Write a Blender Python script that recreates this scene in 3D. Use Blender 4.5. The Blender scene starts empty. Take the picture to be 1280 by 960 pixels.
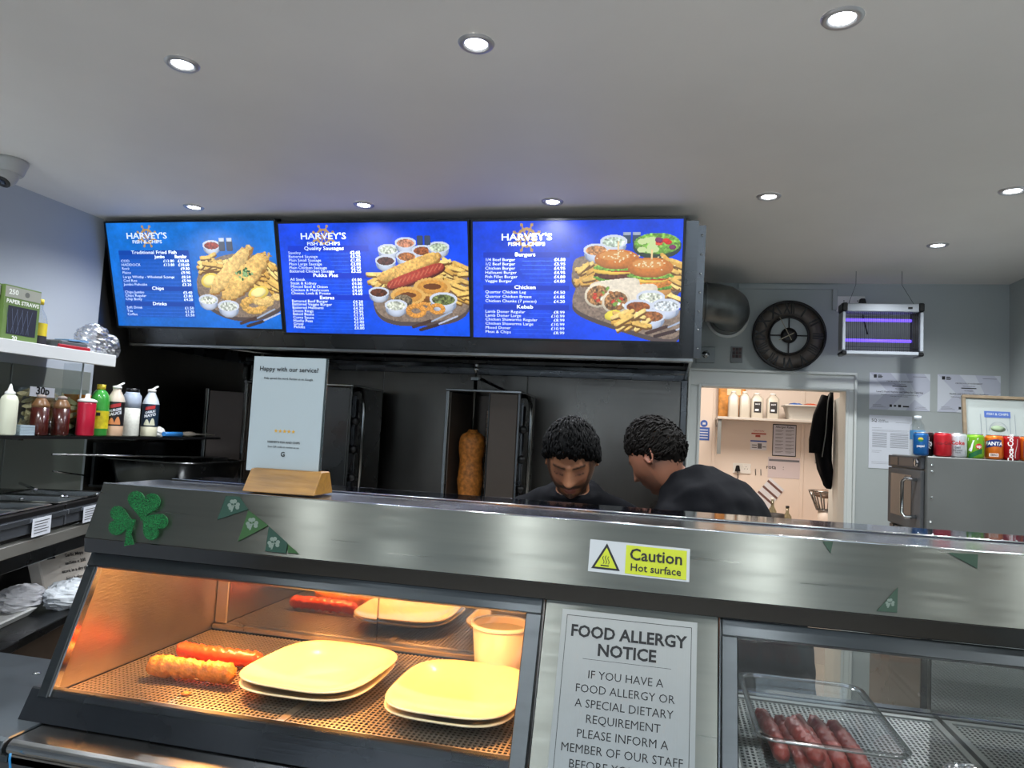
import bpy, math, random
import numpy as np
from mathutils import Vector, Matrix
random.seed(7); rng = np.random.RandomState(5)
C = bpy.context.scene.collection
PI = math.pi
# ---------------------------------------------------------------- camera
F = 890.0
pit, yaw, rol = math.radians(3.9), math.radians(12.55), math.radians(3.0)
CAM = Vector((0, 0, 1.65))
fw = Vector((-math.sin(yaw)*math.cos(pit), math.cos(yaw)*math.cos(pit), math.sin(pit)))
r0 = Vector((math.cos(yaw), math.sin(yaw), 0)); u0 = r0.cross(fw)
rt = math.cos(rol)*r0 + math.sin(rol)*u0
up = -math.sin(rol)*r0 + math.cos(rol)*u0
cd = bpy.data.cameras.new('camera'); cam = bpy.data.objects.new('camera', cd); C.objects.link(cam)
cd.sensor_width = 36; cd.sensor_fit = 'HORIZONTAL'; cd.lens = 36*F/1280; cd.clip_start = 0.02
m = Matrix((rt, up, -fw)).transposed().to_4x4(); m.translation = CAM
cam.matrix_world = m
bpy.context.scene.camera = cam
# ---------------------------------------------------------------- world, exposure
w = bpy.data.worlds.new('world'); bpy.context.scene.world = w; w.use_nodes = True
bg = w.node_tree.nodes['Background']
bg.inputs[0].default_value = (0.72, 0.84, 1.0, 1); bg.inputs[1].default_value = 2.5
vs = bpy.context.scene.view_settings
vs.view_transform = 'Standard'; vs.look = 'None'; vs.gamma = 1; vs.exposure = 0.0; vs.use_curve_mapping = False
LAMP_W = 44.0          # each ceiling downlight
KITCHEN_W = 33.0      # lamp of the back room
HEAT_W = 2.3          # lamps of the hot case

def ray(x, y): return fw + rt*((x-640)/F) - up*((y-480)/F)
def PY(x, y, Y): d = ray(x, y); return CAM + d*(Y/d.y)
def PX(x, y, X): d = ray(x, y); return CAM + d*(X/d.x)
def PZ(x, y, Z): d = ray(x, y); return CAM + d*((Z-CAM.z)/d.z)
def V(*a): return Vector(a)

# ---------------------------------------------------------------- materials
def lin(c): return tuple(((v/255)/12.92 if v/255 <= .04045 else ((v/255+.055)/1.055)**2.4) for v in c)
MATS = {}
def mat(name, col, rough=.5, metal=0, emit=0, bump=0, bscale=(60, 60, 60), vary=0, vscale=(4, 4, 4), spec=.5, ecol=None, detail=4, trans=0, coat=0, aniso=0):
    if name in MATS: return MATS[name]
    M = bpy.data.materials.new(name); M.use_nodes = True; nt = M.node_tree; b = nt.nodes['Principled BSDF']
    c = lin(col)+(1,)
    b.inputs['Base Color'].default_value = c; b.inputs['Roughness'].default_value = rough; b.inputs['Metallic'].default_value = metal
    b.inputs['Specular IOR Level'].default_value = spec
    if coat: b.inputs['Coat Weight'].default_value = coat; b.inputs['Coat Roughness'].default_value = .08
    if trans: b.inputs['Transmission Weight'].default_value = trans
    if emit:
        b.inputs['Emission Color'].default_value = (lin(ecol) if ecol else c[:3])+(1,); b.inputs['Emission Strength'].default_value = emit
    tc = nt.nodes.new('ShaderNodeTexCoord')
    if bump:
        mp = nt.nodes.new('ShaderNodeMapping'); mp.inputs['Scale'].default_value = bscale
        nt.links.new(tc.outputs['Object'], mp.inputs[0])
        n = nt.nodes.new('ShaderNodeTexNoise'); n.inputs['Scale'].default_value = 1; n.inputs['Detail'].default_value = detail
        nt.links.new(mp.outputs[0], n.inputs['Vector'])
        bp = nt.nodes.new('ShaderNodeBump'); bp.inputs['Strength'].default_value = bump; bp.inputs['Distance'].default_value = .002
        nt.links.new(n.outputs['Fac'], bp.inputs['Height']); nt.links.new(bp.outputs[0], b.inputs['Normal'])
    if vary:
        mp = nt.nodes.new('ShaderNodeMapping'); mp.inputs['Scale'].default_value = vscale
        nt.links.new(tc.outputs['Object'], mp.inputs[0])
        n = nt.nodes.new('ShaderNodeTexNoise'); n.inputs['Scale'].default_value = 1; n.inputs['Detail'].default_value = 5
        nt.links.new(mp.outputs[0], n.inputs['Vector'])
        r = nt.nodes.new('ShaderNodeMapRange'); r.inputs[1].default_value = .3; r.inputs[2].default_value = .7
        r.inputs[3].default_value = 1-vary; r.inputs[4].default_value = 1+vary
        nt.links.new(n.outputs['Fac'], r.inputs[0])
        mx = nt.nodes.new('ShaderNodeVectorMath'); mx.operation = 'SCALE'; mx.inputs[0].default_value = c[:3]
        nt.links.new(r.outputs[0], mx.inputs['Scale']); nt.links.new(mx.outputs[0], b.inputs['Base Color'])
        if metal:
            r2 = nt.nodes.new('ShaderNodeMapRange'); r2.inputs[1].default_value = .3; r2.inputs[2].default_value = .7
            r2.inputs[3].default_value = max(.03, rough-.07); r2.inputs[4].default_value = rough+.1
            nt.links.new(n.outputs['Fac'], r2.inputs[0]); nt.links.new(r2.outputs[0], b.inputs['Roughness'])
    MATS[name] = M; return M
def glassmat(name, tint=(1, 1, 1), refl=.06, rough=.02):
    M = bpy.data.materials.new(name); M.use_nodes = True; nt = M.node_tree; nt.nodes.clear()
    o = nt.nodes.new('ShaderNodeOutputMaterial'); t = nt.nodes.new('ShaderNodeBsdfTransparent'); g = nt.nodes.new('ShaderNodeBsdfGlossy')
    t.inputs[0].default_value = tint+(1,); g.inputs['Roughness'].default_value = rough
    lw = nt.nodes.new('ShaderNodeLayerWeight'); lw.inputs[0].default_value = .5
    pw = nt.nodes.new('ShaderNodeMath'); pw.operation = 'POWER'; pw.inputs[1].default_value = 4; nt.links.new(lw.outputs['Facing'], pw.inputs[0])
    a = nt.nodes.new('ShaderNodeMath'); a.operation = 'MULTIPLY_ADD'; a.inputs[1].default_value = .55; a.inputs[2].default_value = refl+.03
    nt.links.new(pw.outputs[0], a.inputs[0]); mx = nt.nodes.new('ShaderNodeMixShader')
    nt.links.new(a.outputs[0], mx.inputs[0]); nt.links.new(t.outputs[0], mx.inputs[1]); nt.links.new(g.outputs[0], mx.inputs[2])
    nt.links.new(mx.outputs[0], o.inputs[0]); MATS[name] = M; return M
def attrmat(name, rough=.5, emit=0, metal=0, bump=0, bs=200, spec=.5, coat=0):
    M = mat(name, (128, 128, 128), rough=rough, metal=metal, bump=bump, bscale=(bs, bs, bs), spec=spec, coat=coat)
    nt = M.node_tree; b = nt.nodes['Principled BSDF']; a = nt.nodes.new('ShaderNodeAttribute'); a.attribute_name = 'Col'
    if emit:
        b.inputs['Base Color'].default_value = (.01, .01, .01, 1); nt.links.new(a.outputs['Color'], b.inputs['Emission Color']); b.inputs['Emission Strength'].default_value = emit
    else: nt.links.new(a.outputs['Color'], b.inputs['Base Color'])
    return M
steel = mat('brushed_steel', (122, 124, 117), .33, 1, bump=.02, bscale=(10, 10, 1100), vary=.06, vscale=(2, 90, 90))
def brushed(M, a=.98, t=(0, 0, 1)):
    b = M.node_tree.nodes['Principled BSDF']; b.inputs['Anisotropic'].default_value = a; c = M.node_tree.nodes.new('ShaderNodeCombineXYZ')
    for i in range(3): c.inputs[i].default_value = t[i]
    M.node_tree.links.new(c.outputs[0], b.inputs['Tangent'])
brushed(steel)
steel_s = mat('smooth_steel', (150, 152, 152), .2, 1, bump=.05, bscale=(5, 200, 200), vary=.1)
steel_d = mat('dark_steel', (96, 97, 98), .27, 1, bump=.1, bscale=(2, 160, 160), vary=.15)
clad = mat('steel_cladding', (116, 112, 106), .3, 1, bump=.12, bscale=(1.5, 1.5, 60), vary=.2, vscale=(2.5, 2.5, 1.2))
steel_v = mat('scratched_steel', (172, 165, 158), .33, 1, bump=.25, bscale=(40, 60, 300), vary=.12, vscale=(8, 8, 8))
rim = mat('polished_steel', (205, 208, 210), .12, 1)
white_paint = mat('ceiling_paint', (228, 224, 218), .55, bump=.15, bscale=(6, 6, 6), vary=.02)
wall_l = mat('left_wall_paint', (176, 182, 190), .7, bump=.1, bscale=(80, 80, 80))
wall_g = mat('grey_wall_paint', (172, 178, 176), .7, bump=.1, bscale=(80, 80, 80))
trimw = mat('white_gloss_paint', (212, 216, 212), .35)
greypanel = mat('grey_wall_panel', (128, 132, 126), .35)
cream = mat('cream_panel', (226, 214, 203), .45)
blk = mat('black_plastic', (16, 16, 18), .35)
blkm = mat('black_metal', (24, 22, 22), .4, .3)
whitep = mat('white_plastic', (226, 226, 222), .35)
greyp = mat('grey_plastic', (120, 124, 124), .4)
paper = mat('white_paper', (214, 218, 226), .7)
paper2 = mat('paper_shade', (196, 199, 212), .7)
ink = mat('black_ink', (20, 20, 22), .6)
inkg = mat('grey_ink', (110, 112, 120), .6)
inkb = mat('blue_ink', (40, 80, 170), .6)
wood = mat('oiled_wood', (140, 98, 30), .4, vary=.25, vscale=(14, 90, 90), bump=.2, bscale=(20, 150, 150))
framew = mat('frame_wood', (128, 112, 90), .5, vary=.2, vscale=(30, 30, 30))
porc = mat('cream_porcelain', (242, 228, 190), .18, coat=.5)
clear = glassmat('clear_glass', (.97, .985, .98), .02)
mirror_glass = glassmat('tinted_back_glass', (.55, .5, .46), .38, .03)
acryl = glassmat('clear_acrylic', (.93, .95, .96), .05)
smoke = glassmat('smoked_acrylic', (.62, .66, .78), .16, .06)
film = glassmat('crinkled_film', (.97, .98, 1.0), .34, .22)
floor_m = mat('floor_tile', (168, 160, 150), .4, vary=.15)
darkin = mat('dark_interior', (26, 24, 23), .6)
fabric_b = mat('black_cotton', (13, 14, 18), .95, bump=.3, bscale=(300, 300, 300), spec=.15)
hair_m = mat('black_hair', (6, 6, 7), .6, bump=.2, bscale=(400, 400, 60), spec=.10)
hair_m2 = mat('dark_brown_hair', (17, 14, 12), .6, bump=.2, bscale=(400, 400, 60), spec=.12)

# ---------------------------------------------------------------- mesh builder
ORG = {}
class MB:
    def __init__(s): s.v = []; s.f = []; s.sm = []
    def add(s, vs, fs, sm=False):
        n = len(s.v); s.v += [tuple(v) for v in vs]; s.f += [tuple(i+n for i in f) for f in fs]; s.sm += [sm]*len(fs); return s
    def box(s, x0, y0, z0, x1, y1, z1):
        x0, x1 = sorted((x0, x1)); y0, y1 = sorted((y0, y1)); z0, z1 = sorted((z0, z1))
        v = [(x0, y0, z0), (x1, y0, z0), (x1, y1, z0), (x0, y1, z0), (x0, y0, z1), (x1, y0, z1), (x1, y1, z1), (x0, y1, z1)]
        return s.add(v, [(0, 3, 2, 1), (4, 5, 6, 7), (0, 1, 5, 4), (1, 2, 6, 5), (2, 3, 7, 6), (3, 0, 4, 7)])
    def obox(s, o, a, b, c):   # corner o and three edge vectors
        o, a, b, c = map(Vector, (o, a, b, c))
        v = [o, o+a, o+a+b, o+b, o+c, o+a+c, o+a+b+c, o+b+c]
        f = [(0, 3, 2, 1), (4, 5, 6, 7), (0, 1, 5, 4), (1, 2, 6, 5), (2, 3, 7, 6), (3, 0, 4, 7)]
        if a.cross(b).dot(c) < 0: f = [t[::-1] for t in f]
        return s.add(v, f)
    def prism(s, pts, d, sm=False):  # closed polygon of 3D points extruded by d
        pts = [Vector(p) for p in pts]; d = Vector(d); n = len(pts)
        return s.add(pts+[p+d for p in pts], [tuple(range(n))[::-1], tuple(range(n, 2*n))]+[(i, (i+1) % n, n+(i+1) % n, n+i) for i in range(n)], sm)
    def quad(s, a, b, c, d): return s.add([a, b, c, d], [(0, 1, 2, 3)])
    def tube(s, path, r, n=10, cap=True, sx=1):
        P = [Vector(p) for p in path]; m = len(P); rr = r if hasattr(r, '__len__') else [r]*m
        vs = []; prev = None
        for i, p in enumerate(P):
            t = (P[min(i+1, m-1)]-P[max(i-1, 0)]).normalized()
            if prev is None:
                a = t.orthogonal().normalized()
            else:
                a = (prev-t*prev.dot(t)).normalized()
            prev = a; b = t.cross(a)
            for k in range(n):
                th = 2*PI*k/n; vs.append(p+(a*math.cos(th)+b*math.sin(th)*sx)*rr[i])
        fs = [(i*n+k, i*n+(k+1) % n, (i+1)*n+(k+1) % n, (i+1)*n+k) for i in range(m-1) for k in range(n)]
        s.add(vs, fs, True)
        if cap:
            o = len(s.v)-len(vs); s.f += [tuple(o+k for k in range(n))[::-1], tuple(o+(m-1)*n+k for k in range(n))]; s.sm += [False]*2
        return s
    def lathe(s, prof, c, n=24, ax=None, sx=1, sy=1, cap=True):
        c = Vector(c); ax = Vector(ax or (0, 0, 1)).normalized()
        a = Vector((1, 0, 0)) if abs(ax.x) < .9 else Vector((0, 1, 0)); a = (a-ax*a.dot(ax)).normalized(); b = ax.cross(a)
        vs = [c+a*(r*math.cos(2*PI*k/n)*sx)+b*(r*math.sin(2*PI*k/n)*sy)+ax*z for r, z in prof for k in range(n)]
        m = len(prof); fs = [(i*n+k, i*n+(k+1) % n, (i+1)*n+(k+1) % n, (i+1)*n+k) for i in range(m-1) for k in range(n)]
        s.add(vs, fs, True)
        if cap:
            o = len(s.v)-len(vs); s.f += [tuple(o+k for k in range(n))[::-1], tuple(o+(m-1)*n+k for k in range(n))]; s.sm += [False]*2
        return s
    def mesh(s, name, org=(0, 0, 0)):
        me = bpy.data.meshes.new(name); o = Vector(org)
        me.from_pydata([tuple(Vector(v)-o) for v in s.v], [], s.f); me.polygons.foreach_set('use_smooth', s.sm); me.update(); return me
def link(name, me, mt, parent=None, org=None, bev=0, kind=None, seg=1):
    o = bpy.data.objects.new(name, me); C.objects.link(o)
    if mt:
        me.materials.clear(); me.materials.append(mt)
    if parent is not None: o.parent = parent; ORG[o.name] = ORG[parent.name]
    else:
        ORG[o.name] = Vector(org or (0, 0, 0)); o.location = ORG[o.name]
    if bev:
        b = o.modifiers.new('bevel', 'BEVEL'); b.width = bev; b.segments = seg; b.limit_method = 'ANGLE'
    if kind: o['kind'] = kind
    return o
def part(name, mb, mt, parent, bev=0, kind=None, seg=1, label=None):
    o = link(name, mb.mesh(name, ORG[parent.name]), mt, parent, bev=bev, kind=kind, seg=seg)
    if label: o['label'] = label
    return o
def solo(name, mb, mt, label, cat, org, group=None, bev=0, kind=None, seg=1):
    o = link(name, mb.mesh(name, org), mt, None, org, bev=bev, kind=kind, seg=seg); o['label'] = label; o['category'] = cat
    if group: o['group'] = group
    return o
def thing(name, label, cat, loc, group=None):
    o = bpy.data.objects.new(name, None); C.objects.link(o); o.location = loc; o.empty_display_size = .05
    o['label'] = label; o['category'] = cat; ORG[o.name] = Vector(loc)
    if group: o['group'] = group
    return o
def struct(name, mb, mt, parent=None, bev=0):
    o = link(name, mb.mesh(name), mt, parent, bev=bev)
    if parent is None: o['kind'] = 'structure'
    return o
FONT = {}
def text_geo(txt, size, bold=0, align='CENTER', sx=1.0, spacing=1):
    k = (txt, size, bold, align, sx)
    if k in FONT: return FONT[k]
    cu = bpy.data.curves.new('t', 'FONT'); cu.body = txt; cu.size = size; cu.align_x = align; cu.align_y = 'CENTER'; cu.offset = bold*size; cu.resolution_u = 2
    cu.space_character = spacing
    o = bpy.data.objects.new('t', cu); C.objects.link(o)
    me = bpy.data.meshes.new_from_object(o)
    vs = [(v.co.x*sx, v.co.y) for v in me.vertices]; fs = [tuple(p.vertices) for p in me.polygons]
    C.objects.unlink(o); bpy.data.objects.remove(o); bpy.data.curves.remove(cu); bpy.data.meshes.remove(me)
    FONT[k] = (vs, fs); return FONT[k]
def put_text(mb, txt, size, org, xd, yd, bold=.012, align='CENTER', off=.0006, sx=1.0, rot=0):
    vs, fs = text_geo(txt, size, bold, align, sx); org, xd, yd = Vector(org), Vector(xd).normalized(), Vector(yd).normalized(); n = xd.cross(yd)
    c, s_ = math.cos(rot), math.sin(rot)
    mb.add([org+xd*(a*c-b*s_)+yd*(a*s_+b*c)+n*off for a, b in vs], fs)
def map_text(mb, txt, size, fn, bold=.015, sx=1.0, rot=0, align='CENTER'):
    vs, fs = text_geo(txt, size, bold, align, sx); c, s_ = math.cos(rot), math.sin(rot)
    mb.add([fn(a*c-b*s_, a*s_+b*c) for a, b in vs], fs)

# =============================================================== ROOM
H = 2.57
XL, XR, YB = -2.69, 1.737, 4.2
struct('floor', MB().box(-3.2, -2.2, -.05, 2.4, 7.3, 0), floor_m)
struct('ceiling', MB().box(-2.9, -2.2, H, 1.9, 4.3, H+.1), white_paint)
struct('wall_left', MB().box(XL-.1, -2.2, 0, XL, 2.88, H), wall_l)
struct('wall_left_alcove', MB().box(XL-.1, 2.88, 0, XL-.005, 4.3, H), clad)
struct('wall_right', MB().box(XR, -2.2, 0, XR+.1, 4.3, H), wall_g)
DX0, DX1, DZ = .165, .945, 1.975
b = MB(); b.box(XL-.1, YB, 0, .09, YB+.1, H); b.box(.09, YB, 0, DX0-.04, YB+.1, H); b.box(DX0-.04, YB, DZ+.02, DX1+.02, YB+.1, H); b.box(DX1+.02, YB, 0, XR, YB+.1, H)
struct('wall_back', b, wall_g)
# front wall with shop window
b = MB(); b.box(-2.9, -2.3, 0, -2.2, -2.2, H); b.box(1.3, -2.3, 0, 1.9, -2.2, H); b.box(-2.2, -2.3, 2.25, 1.3, -2.2, H); b.box(-2.2, -2.3, 0, 1.3, -2.2, .5)
struct('wall_front', b, wall_g)
wf = MB()
for x in (-2.2, -1.05, .1, 1.26): wf.box(x, -2.28, .5, x+.05, -2.22, 2.25)
wf.box(-2.2, -2.28, .5, 1.3, -2.22, .55); wf.box(-2.2, -2.28, 2.2, 1.3, -2.22, 2.25)
win = struct('window_1', wf, trimw)
o = struct('pane', MB().box(-2.15, -2.252, .55, 1.26, -2.246, 2.2), clear, win)
# left lower wall panels (grey, joints as separate panels) under the glass shelf
for i in range(5):
    y1 = 2.86-i*.42
    o = struct('wall_panel', MB().box(XL, y1-.415, 0, XL+.008, y1, 1.83), greypanel, bpy.data.objects['wall_left'], bev=.002)
# door trim
tr = MB()
for (x0, x1) in ((.108, DX0), (DX1, .985)):
    tr.box(x0, YB-.018, 0, x1, YB, DZ); 
tr.box(.108, YB-.018, DZ, .985, YB, 2.065)
struct('trim_1', tr, trimw, bev=.006)
tr = MB(); tr.box(DX0-.008, YB-.026, 0, DX0+.008, YB-.0181, DZ+.01); tr.box(DX1-.008, YB-.026, 0, DX1+.008, YB-.0181, DZ+.01); tr.box(DX0+.008, YB-.026, DZ-.006, DX1-.008, YB-.0181, DZ+.01)
tr.box(.10, YB-.03, 0, .114, YB-.0181, 2.065); tr.box(.979, YB-.03, 0, .993, YB-.0181, 2.065); tr.box(.10, YB-.03, 2.057, .993, YB-.0181, 2.072)
struct('trim_2', tr, trimw, bev=.003)
tr = MB(); tr.box(DX0-.03, YB, 0, DX0, YB+.16, DZ); tr.box(DX1, YB, 0, DX1+.02, YB+.16, DZ); tr.box(DX0-.03, YB, DZ, DX1+.02, YB+.16, DZ+.02)
struct('trim_3', tr, trimw)
# open door leaf, folded inside the back room
d = struct('door_1', MB().obox((DX1+.022, YB+.17, .01), (.035, .003, 0), (.088, .76, 0), (0, 0, DZ-.02)), trimw, bev=.003)
struct('door_handle', MB().tube([(1.04, YB+.82, 1.0), (.99, YB+.82, 1.0), (.98, YB+.72, 1.0)], .009), rim, d)
# back room
KY = 6.75
struct('wall_kitchen_back', MB().box(-.6, KY, 0, 1.95, KY+.1, 2.7), cream)
struct('wall_kitchen_left', MB().box(-.7, 4.3, 0, -.6, KY, 2.7), cream)
struct('wall_kitchen_right', MB().box(1.95, 4.3, 0, 2.05, KY, 2.7), cream)
struct('ceiling_kitchen', MB().box(-.7, 4.3, 2.7, 2.05, KY+.1, 2.8), cream)
kw = bpy.data.objects['wall_kitchen_back']
for i in range(3):
    x0 = -.35+i*.76; o = struct('wall_panel', MB().box(x0, KY-.006, 0, x0+.752, KY, 2.69), cream, kw, bev=.002)
for i in range(2):
    struct('cover_strip', MB().box(.405+i*.76-.017, KY-.013, 0, .405+i*.76+.013, KY-.006, 2.69), cream, kw, bev=.003)

# =============================================================== DOWNLIGHTS
lamp_em = mat('lamp_glow', (255, 255, 255), .5, emit=30, ecol=(244, 248, 255))
ring_m = mat('lamp_ring', (190, 190, 192), .3, .6)
def downlight(x, y, label):
    t = thing('downlight', label, 'ceiling light', (x, y, H), 'recessed downlights in the ceiling')
    part('trim_ring', MB().lathe([(.026, -.001), (.030, -.006), (.040, -.006), (.044, -.001)], (x, y, H), 32, cap=False), ring_m, t)
    part('lens', MB().lathe([(.0005, -.003), (.026, -.002)], (x, y, H), 24), lamp_em, t)
    L = bpy.data.lights.new('spot', 'SPOT'); L.energy = LAMP_W*(1 if y > 1 else .55); L.spot_size = math.radians(150); L.spot_blend = .7; L.shadow_soft_size = .026; L.color = (.93, .97, 1)
    o = bpy.data.objects.new('lamp', L); C.objects.link(o); o.location = (0, 0, -.012); o.parent = t
    return t
for i, (x, y, l) in enumerate([(-1.28, 1.57, 'leftmost downlight of the nearer ceiling row, upper left'), (-.48, 1.57, 'middle downlight of the nearer row, top centre of the ceiling'), (.33, 1.57, 'large bright downlight of the nearer row, top right of the ceiling'),
        (-2.08, 2.70, 'recessed downlight above the left menu screen'), (-1.28, 2.715, 'recessed downlight above the middle menu screen'), (-.48, 2.72, 'recessed downlight above the right menu screen'), (.33, 2.71, 'recessed downlight between the right screen and the clock'),
        (1.125, 2.70, 'recessed downlight at the right edge of the photo'), (1.125, 3.40, 'farthest downlight, above the fly killer and certificates'),
        (1.125, 1.57, 'recessed downlight of the nearer row, beyond the right edge'), (-2.08, 1.57, 'recessed downlight of the nearer row, beyond the left edge')]):
    downlight(x, y, l)
for y, r in ((.42, 'nearer'), (-.73, 'farther')):
    for x, l in ((-1.28, 'leftmost'), (-.48, 'second'), (.33, 'third'), (1.125, 'rightmost')):
        downlight(x, y, '%s downlight of the %s row over the customer side, out of view' % (l, r))
# =============================================================== HOOD
hood = thing('extraction_hood', 'stainless steel extraction hood behind the menu screens', 'extractor hood', (-1.3, 3.5, 2.0))
part('fascia', MB().prism([(-2.66, 2.92, 2.545), (-2.66, 3.075, 2.0), (-2.66, 3.095, 2.0), (-2.66, 2.94, 2.545)], (2.75, 0, 0)), steel_d, hood)
part('bottom_lip', MB().box(-2.66, 3.06, 1.985, .09, 3.12, 2.0), steel_s, hood, bev=.002)
part('side_panel', MB().prism([(.078, 2.95, 2.545), (.078, 3.08, 2.0), (.078, 4.18, 2.0), (.078, 4.18, 2.545)], (.012, 0, 0)), steel_s, hood)
part('side_panel', MB().prism([(-2.68, 2.95, 2.545), (-2.68, 3.08, 2.0), (-2.68, 4.18, 2.0), (-2.68, 4.18, 2.545)], (.012, 0, 0)), steel_d, hood)
part('edge_flange', MB().prism([(.09, 2.935, 2.53), (.09, 3.058, 2.0), (.09, 3.07, 2.0), (.09, 2.947, 2.53)], (.03, 0, 0)), steel_d, hood)
part('inner_baffle', MB().prism([(-2.66, 3.2, 2.30), (-2.66, 4.18, 2.08), (-2.66, 4.18, 2.11), (-2.66, 3.2, 2.33)], (2.73, 0, 0)), darkin, hood)
for i in range(6):
    x0 = -2.6+i*.445
    part('grease_filter', MB().prism([(x0, 3.65, 2.185), (x0, 4.12, 2.075), (x0, 4.12, 2.095), (x0, 3.65, 2.2)], (.425, 0, 0)), steel_d, hood, bev=.003)
part('drip_tray', MB().box(-2.66, 4.06, 2.02, .078, 4.17, 2.045), steel_s, hood, bev=.003)
part('wall_strip', MB().box(-2.66, 4.17, 1.99, .078, 4.19, 2.06), steel_d, hood, bev=.003)
part('light_strip', MB().tube([(-2.45, 3.12, 2.02), (-2.0, 4.0, 2.02)], .008), steel_s, hood)
riv = MB()
for k in range(7):
    z = 2.04+k*.075; yy = 2.925+(2.545-z)/.545*.13; riv.lathe([(.005, 0), (.004, .003), (.001, .004)], (.105, yy, z), 8, (0, -1, 0))
part('rivets', riv, rim, hood, kind='stuff')
# cladding panels behind the cooking line (each panel its own piece)
wb = bpy.data.objects['wall_back']
for i in range(3):
    x0 = -2.685+i*.925
    struct('steel_panel', MB().box(x0, YB-.008, 0, x0+.921, YB-.001, 2.56), clad, wb, bev=.0015)
struct('trim_4', MB().box(.06, YB-.04, 0, .098, YB-.008, 2.0), steel_d, bev=.004)
struct('trim_5', MB().box(-2.685, YB-.03, 0, -2.66, YB-.008, 2.0), steel_s, bev=.004)
# =============================================================== MENU SCREENS
class Canvas:
    def __init__(s, w, h, col=(0, 0, 0)):
        s.w, s.h = w, h; s.a = np.zeros((h, w, 3)); s.a[:] = col; s.Y, s.X = np.mgrid[0:h, 0:w]; s.n = {}
    def noise(s, sc, seed=0):
        k = (sc, seed)
        if k not in s.n:
            r = np.random.RandomState(seed+int(sc)); gh, gw = int(s.h/sc)+3, int(s.w/sc)+3; g = r.rand(gh, gw)
            y = s.Y/sc; x = s.X/sc; yi = y.astype(int); xi = x.astype(int); fy = y-yi; fx = x-xi
            fy = fy*fy*(3-2*fy); fx = fx*fx*(3-2*fx)
            s.n[k] = (g[yi, xi]*(1-fx)+g[yi, xi+1]*fx)*(1-fy)+(g[yi+1, xi]*(1-fx)+g[yi+1, xi+1]*fx)*fy
        return s.n[k]
    def fill(s, m, col, tex=0, sc=4, seed=0, shade=None):
        c = np.array(col, float)
        if tex:
            n = s.noise(sc, seed)*.6+s.noise(2, seed+3)*.4; c = c*(1+tex*(n[..., None]-.5)*2)
        else: c = np.broadcast_to(c, s.a.shape)
        if shade is not None: c = c*shade[..., None]
        s.a[m] = np.clip(c, 0, 255)[m]
    def local(s, cx, cy, rot): c, n = math.cos(rot), math.sin(rot); dx, dy = s.X-cx, s.Y-cy; return dx*c+dy*n, -dx*n+dy*c
    def ell(s, cx, cy, rx, ry, col, rot=0, tex=0, sc=4, seed=0, rough=0, shade=True, p=2):
        u, v = s.local(cx, cy, rot); d = (np.abs(u)/rx)**p+(np.abs(v)/ry)**p
        if rough: d = d+rough*(s.noise(5, seed+9)-.5)
        sh = 1.12-.35*np.clip(d, 0, 1)*(.5+.5*np.clip(v/ry, -1, 1)) if shade else None
        s.fill(d < 1, col, tex, sc, seed, sh)
    def bar(s, cx, cy, L, W, col, rot=0, **k): s.ell(cx, cy, L/2, W/2, col, rot, p=5, **k)
    def bowl(s, cx, cy, r, fill_c, seed=0, tex=.5):
        s.ell(cx, cy+r*.35, r*.92, r*.62, (150, 165, 195), shade=True); s.ell(cx, cy+r*.5, r*.7, r*.5, (190, 200, 220))
        s.ell(cx, cy, r, r*.5, (214, 222, 238), shade=False); s.ell(cx, cy+1, r*.82, r*.37, fill_c, tex=tex, sc=3, seed=seed, shade=False)
    def chips(s, x0, y0, x1, y1, n, seed=1, rot0=-.3):
        r = random.Random(seed)
        for i in range(n):
            x = r.uniform(x0, x1); y = r.uniform(y0, y1); c = r.choice([(226, 188, 104), (238, 206, 130), (206, 160, 78), (216, 176, 96)])
            a = rot0+r.uniform(-.5, .5); L = r.uniform(24, 38); s.bar(x+1, y+3, L, 7, (120, 84, 40), a, shade=False); s.bar(x, y, L, 7, c, a, tex=.12)
    def wheel(s, cx, cy, R, col=(186, 150, 96)):
        u, v = s.X-cx, s.Y-cy; d = np.hypot(u, v); m = (d > R*.55) & (d < R*.78); th = np.arctan2(v, u)
        for k in range(8):
            a = k*PI/4+PI/8; pu = u*math.cos(a)+v*math.sin(a); pv = -u*math.sin(a)+v*math.cos(a)
            m |= (pu > 0) & (pu < R*1.05) & (np.abs(pv) < R*.06); m |= (np.hypot(pu-R*1.08, pv) < R*.13)
        m |= d < R*.18
        s.fill(m, col, .15, 3)
def srgb2lin(a): a = a/255; return np.where(a <= .04045, a/12.92, ((a+.055)/1.055)**2.4)
def canvas_mesh(name, cv, o, xv, yv, mt, parent):
    h, w = cv.h, cv.w; o = Vector(o)-ORG[parent.name]; xv = Vector(xv); yv = Vector(yv)
    jx, jy = np.meshgrid(np.arange(w+1)/w, 1-np.arange(h+1)/h)
    co = np.array(o)+jx[..., None]*np.array(xv)+jy[..., None]*np.array(yv)
    me = bpy.data.meshes.new(name); me.vertices.add((w+1)*(h+1)); me.vertices.foreach_set('co', co.reshape(-1))
    i = (np.arange(h)[:, None]*(w+1)+np.arange(w)[None]).reshape(-1)
    q = np.stack([i+w+1, i+w+2, i+1, i], 1).reshape(-1)
    me.loops.add(len(q)); me.loops.foreach_set('vertex_index', q.astype(np.int32)); me.polygons.add(w*h)
    me.polygons.foreach_set('loop_start', np.arange(0, len(q), 4, dtype=np.int32)); me.update(calc_edges=True)
    at = me.color_attributes.new('Col', 'FLOAT_COLOR', 'CORNER'); c = srgb2lin(cv.a).reshape(-1, 3)
    c4 = np.ones((w*h, 4)); c4[:, :3] = c; at.data.foreach_set('color', np.repeat(c4, 4, axis=0).reshape(-1).astype(np.float32))
    me.validate(); return link(name, me, mt, parent)
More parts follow.
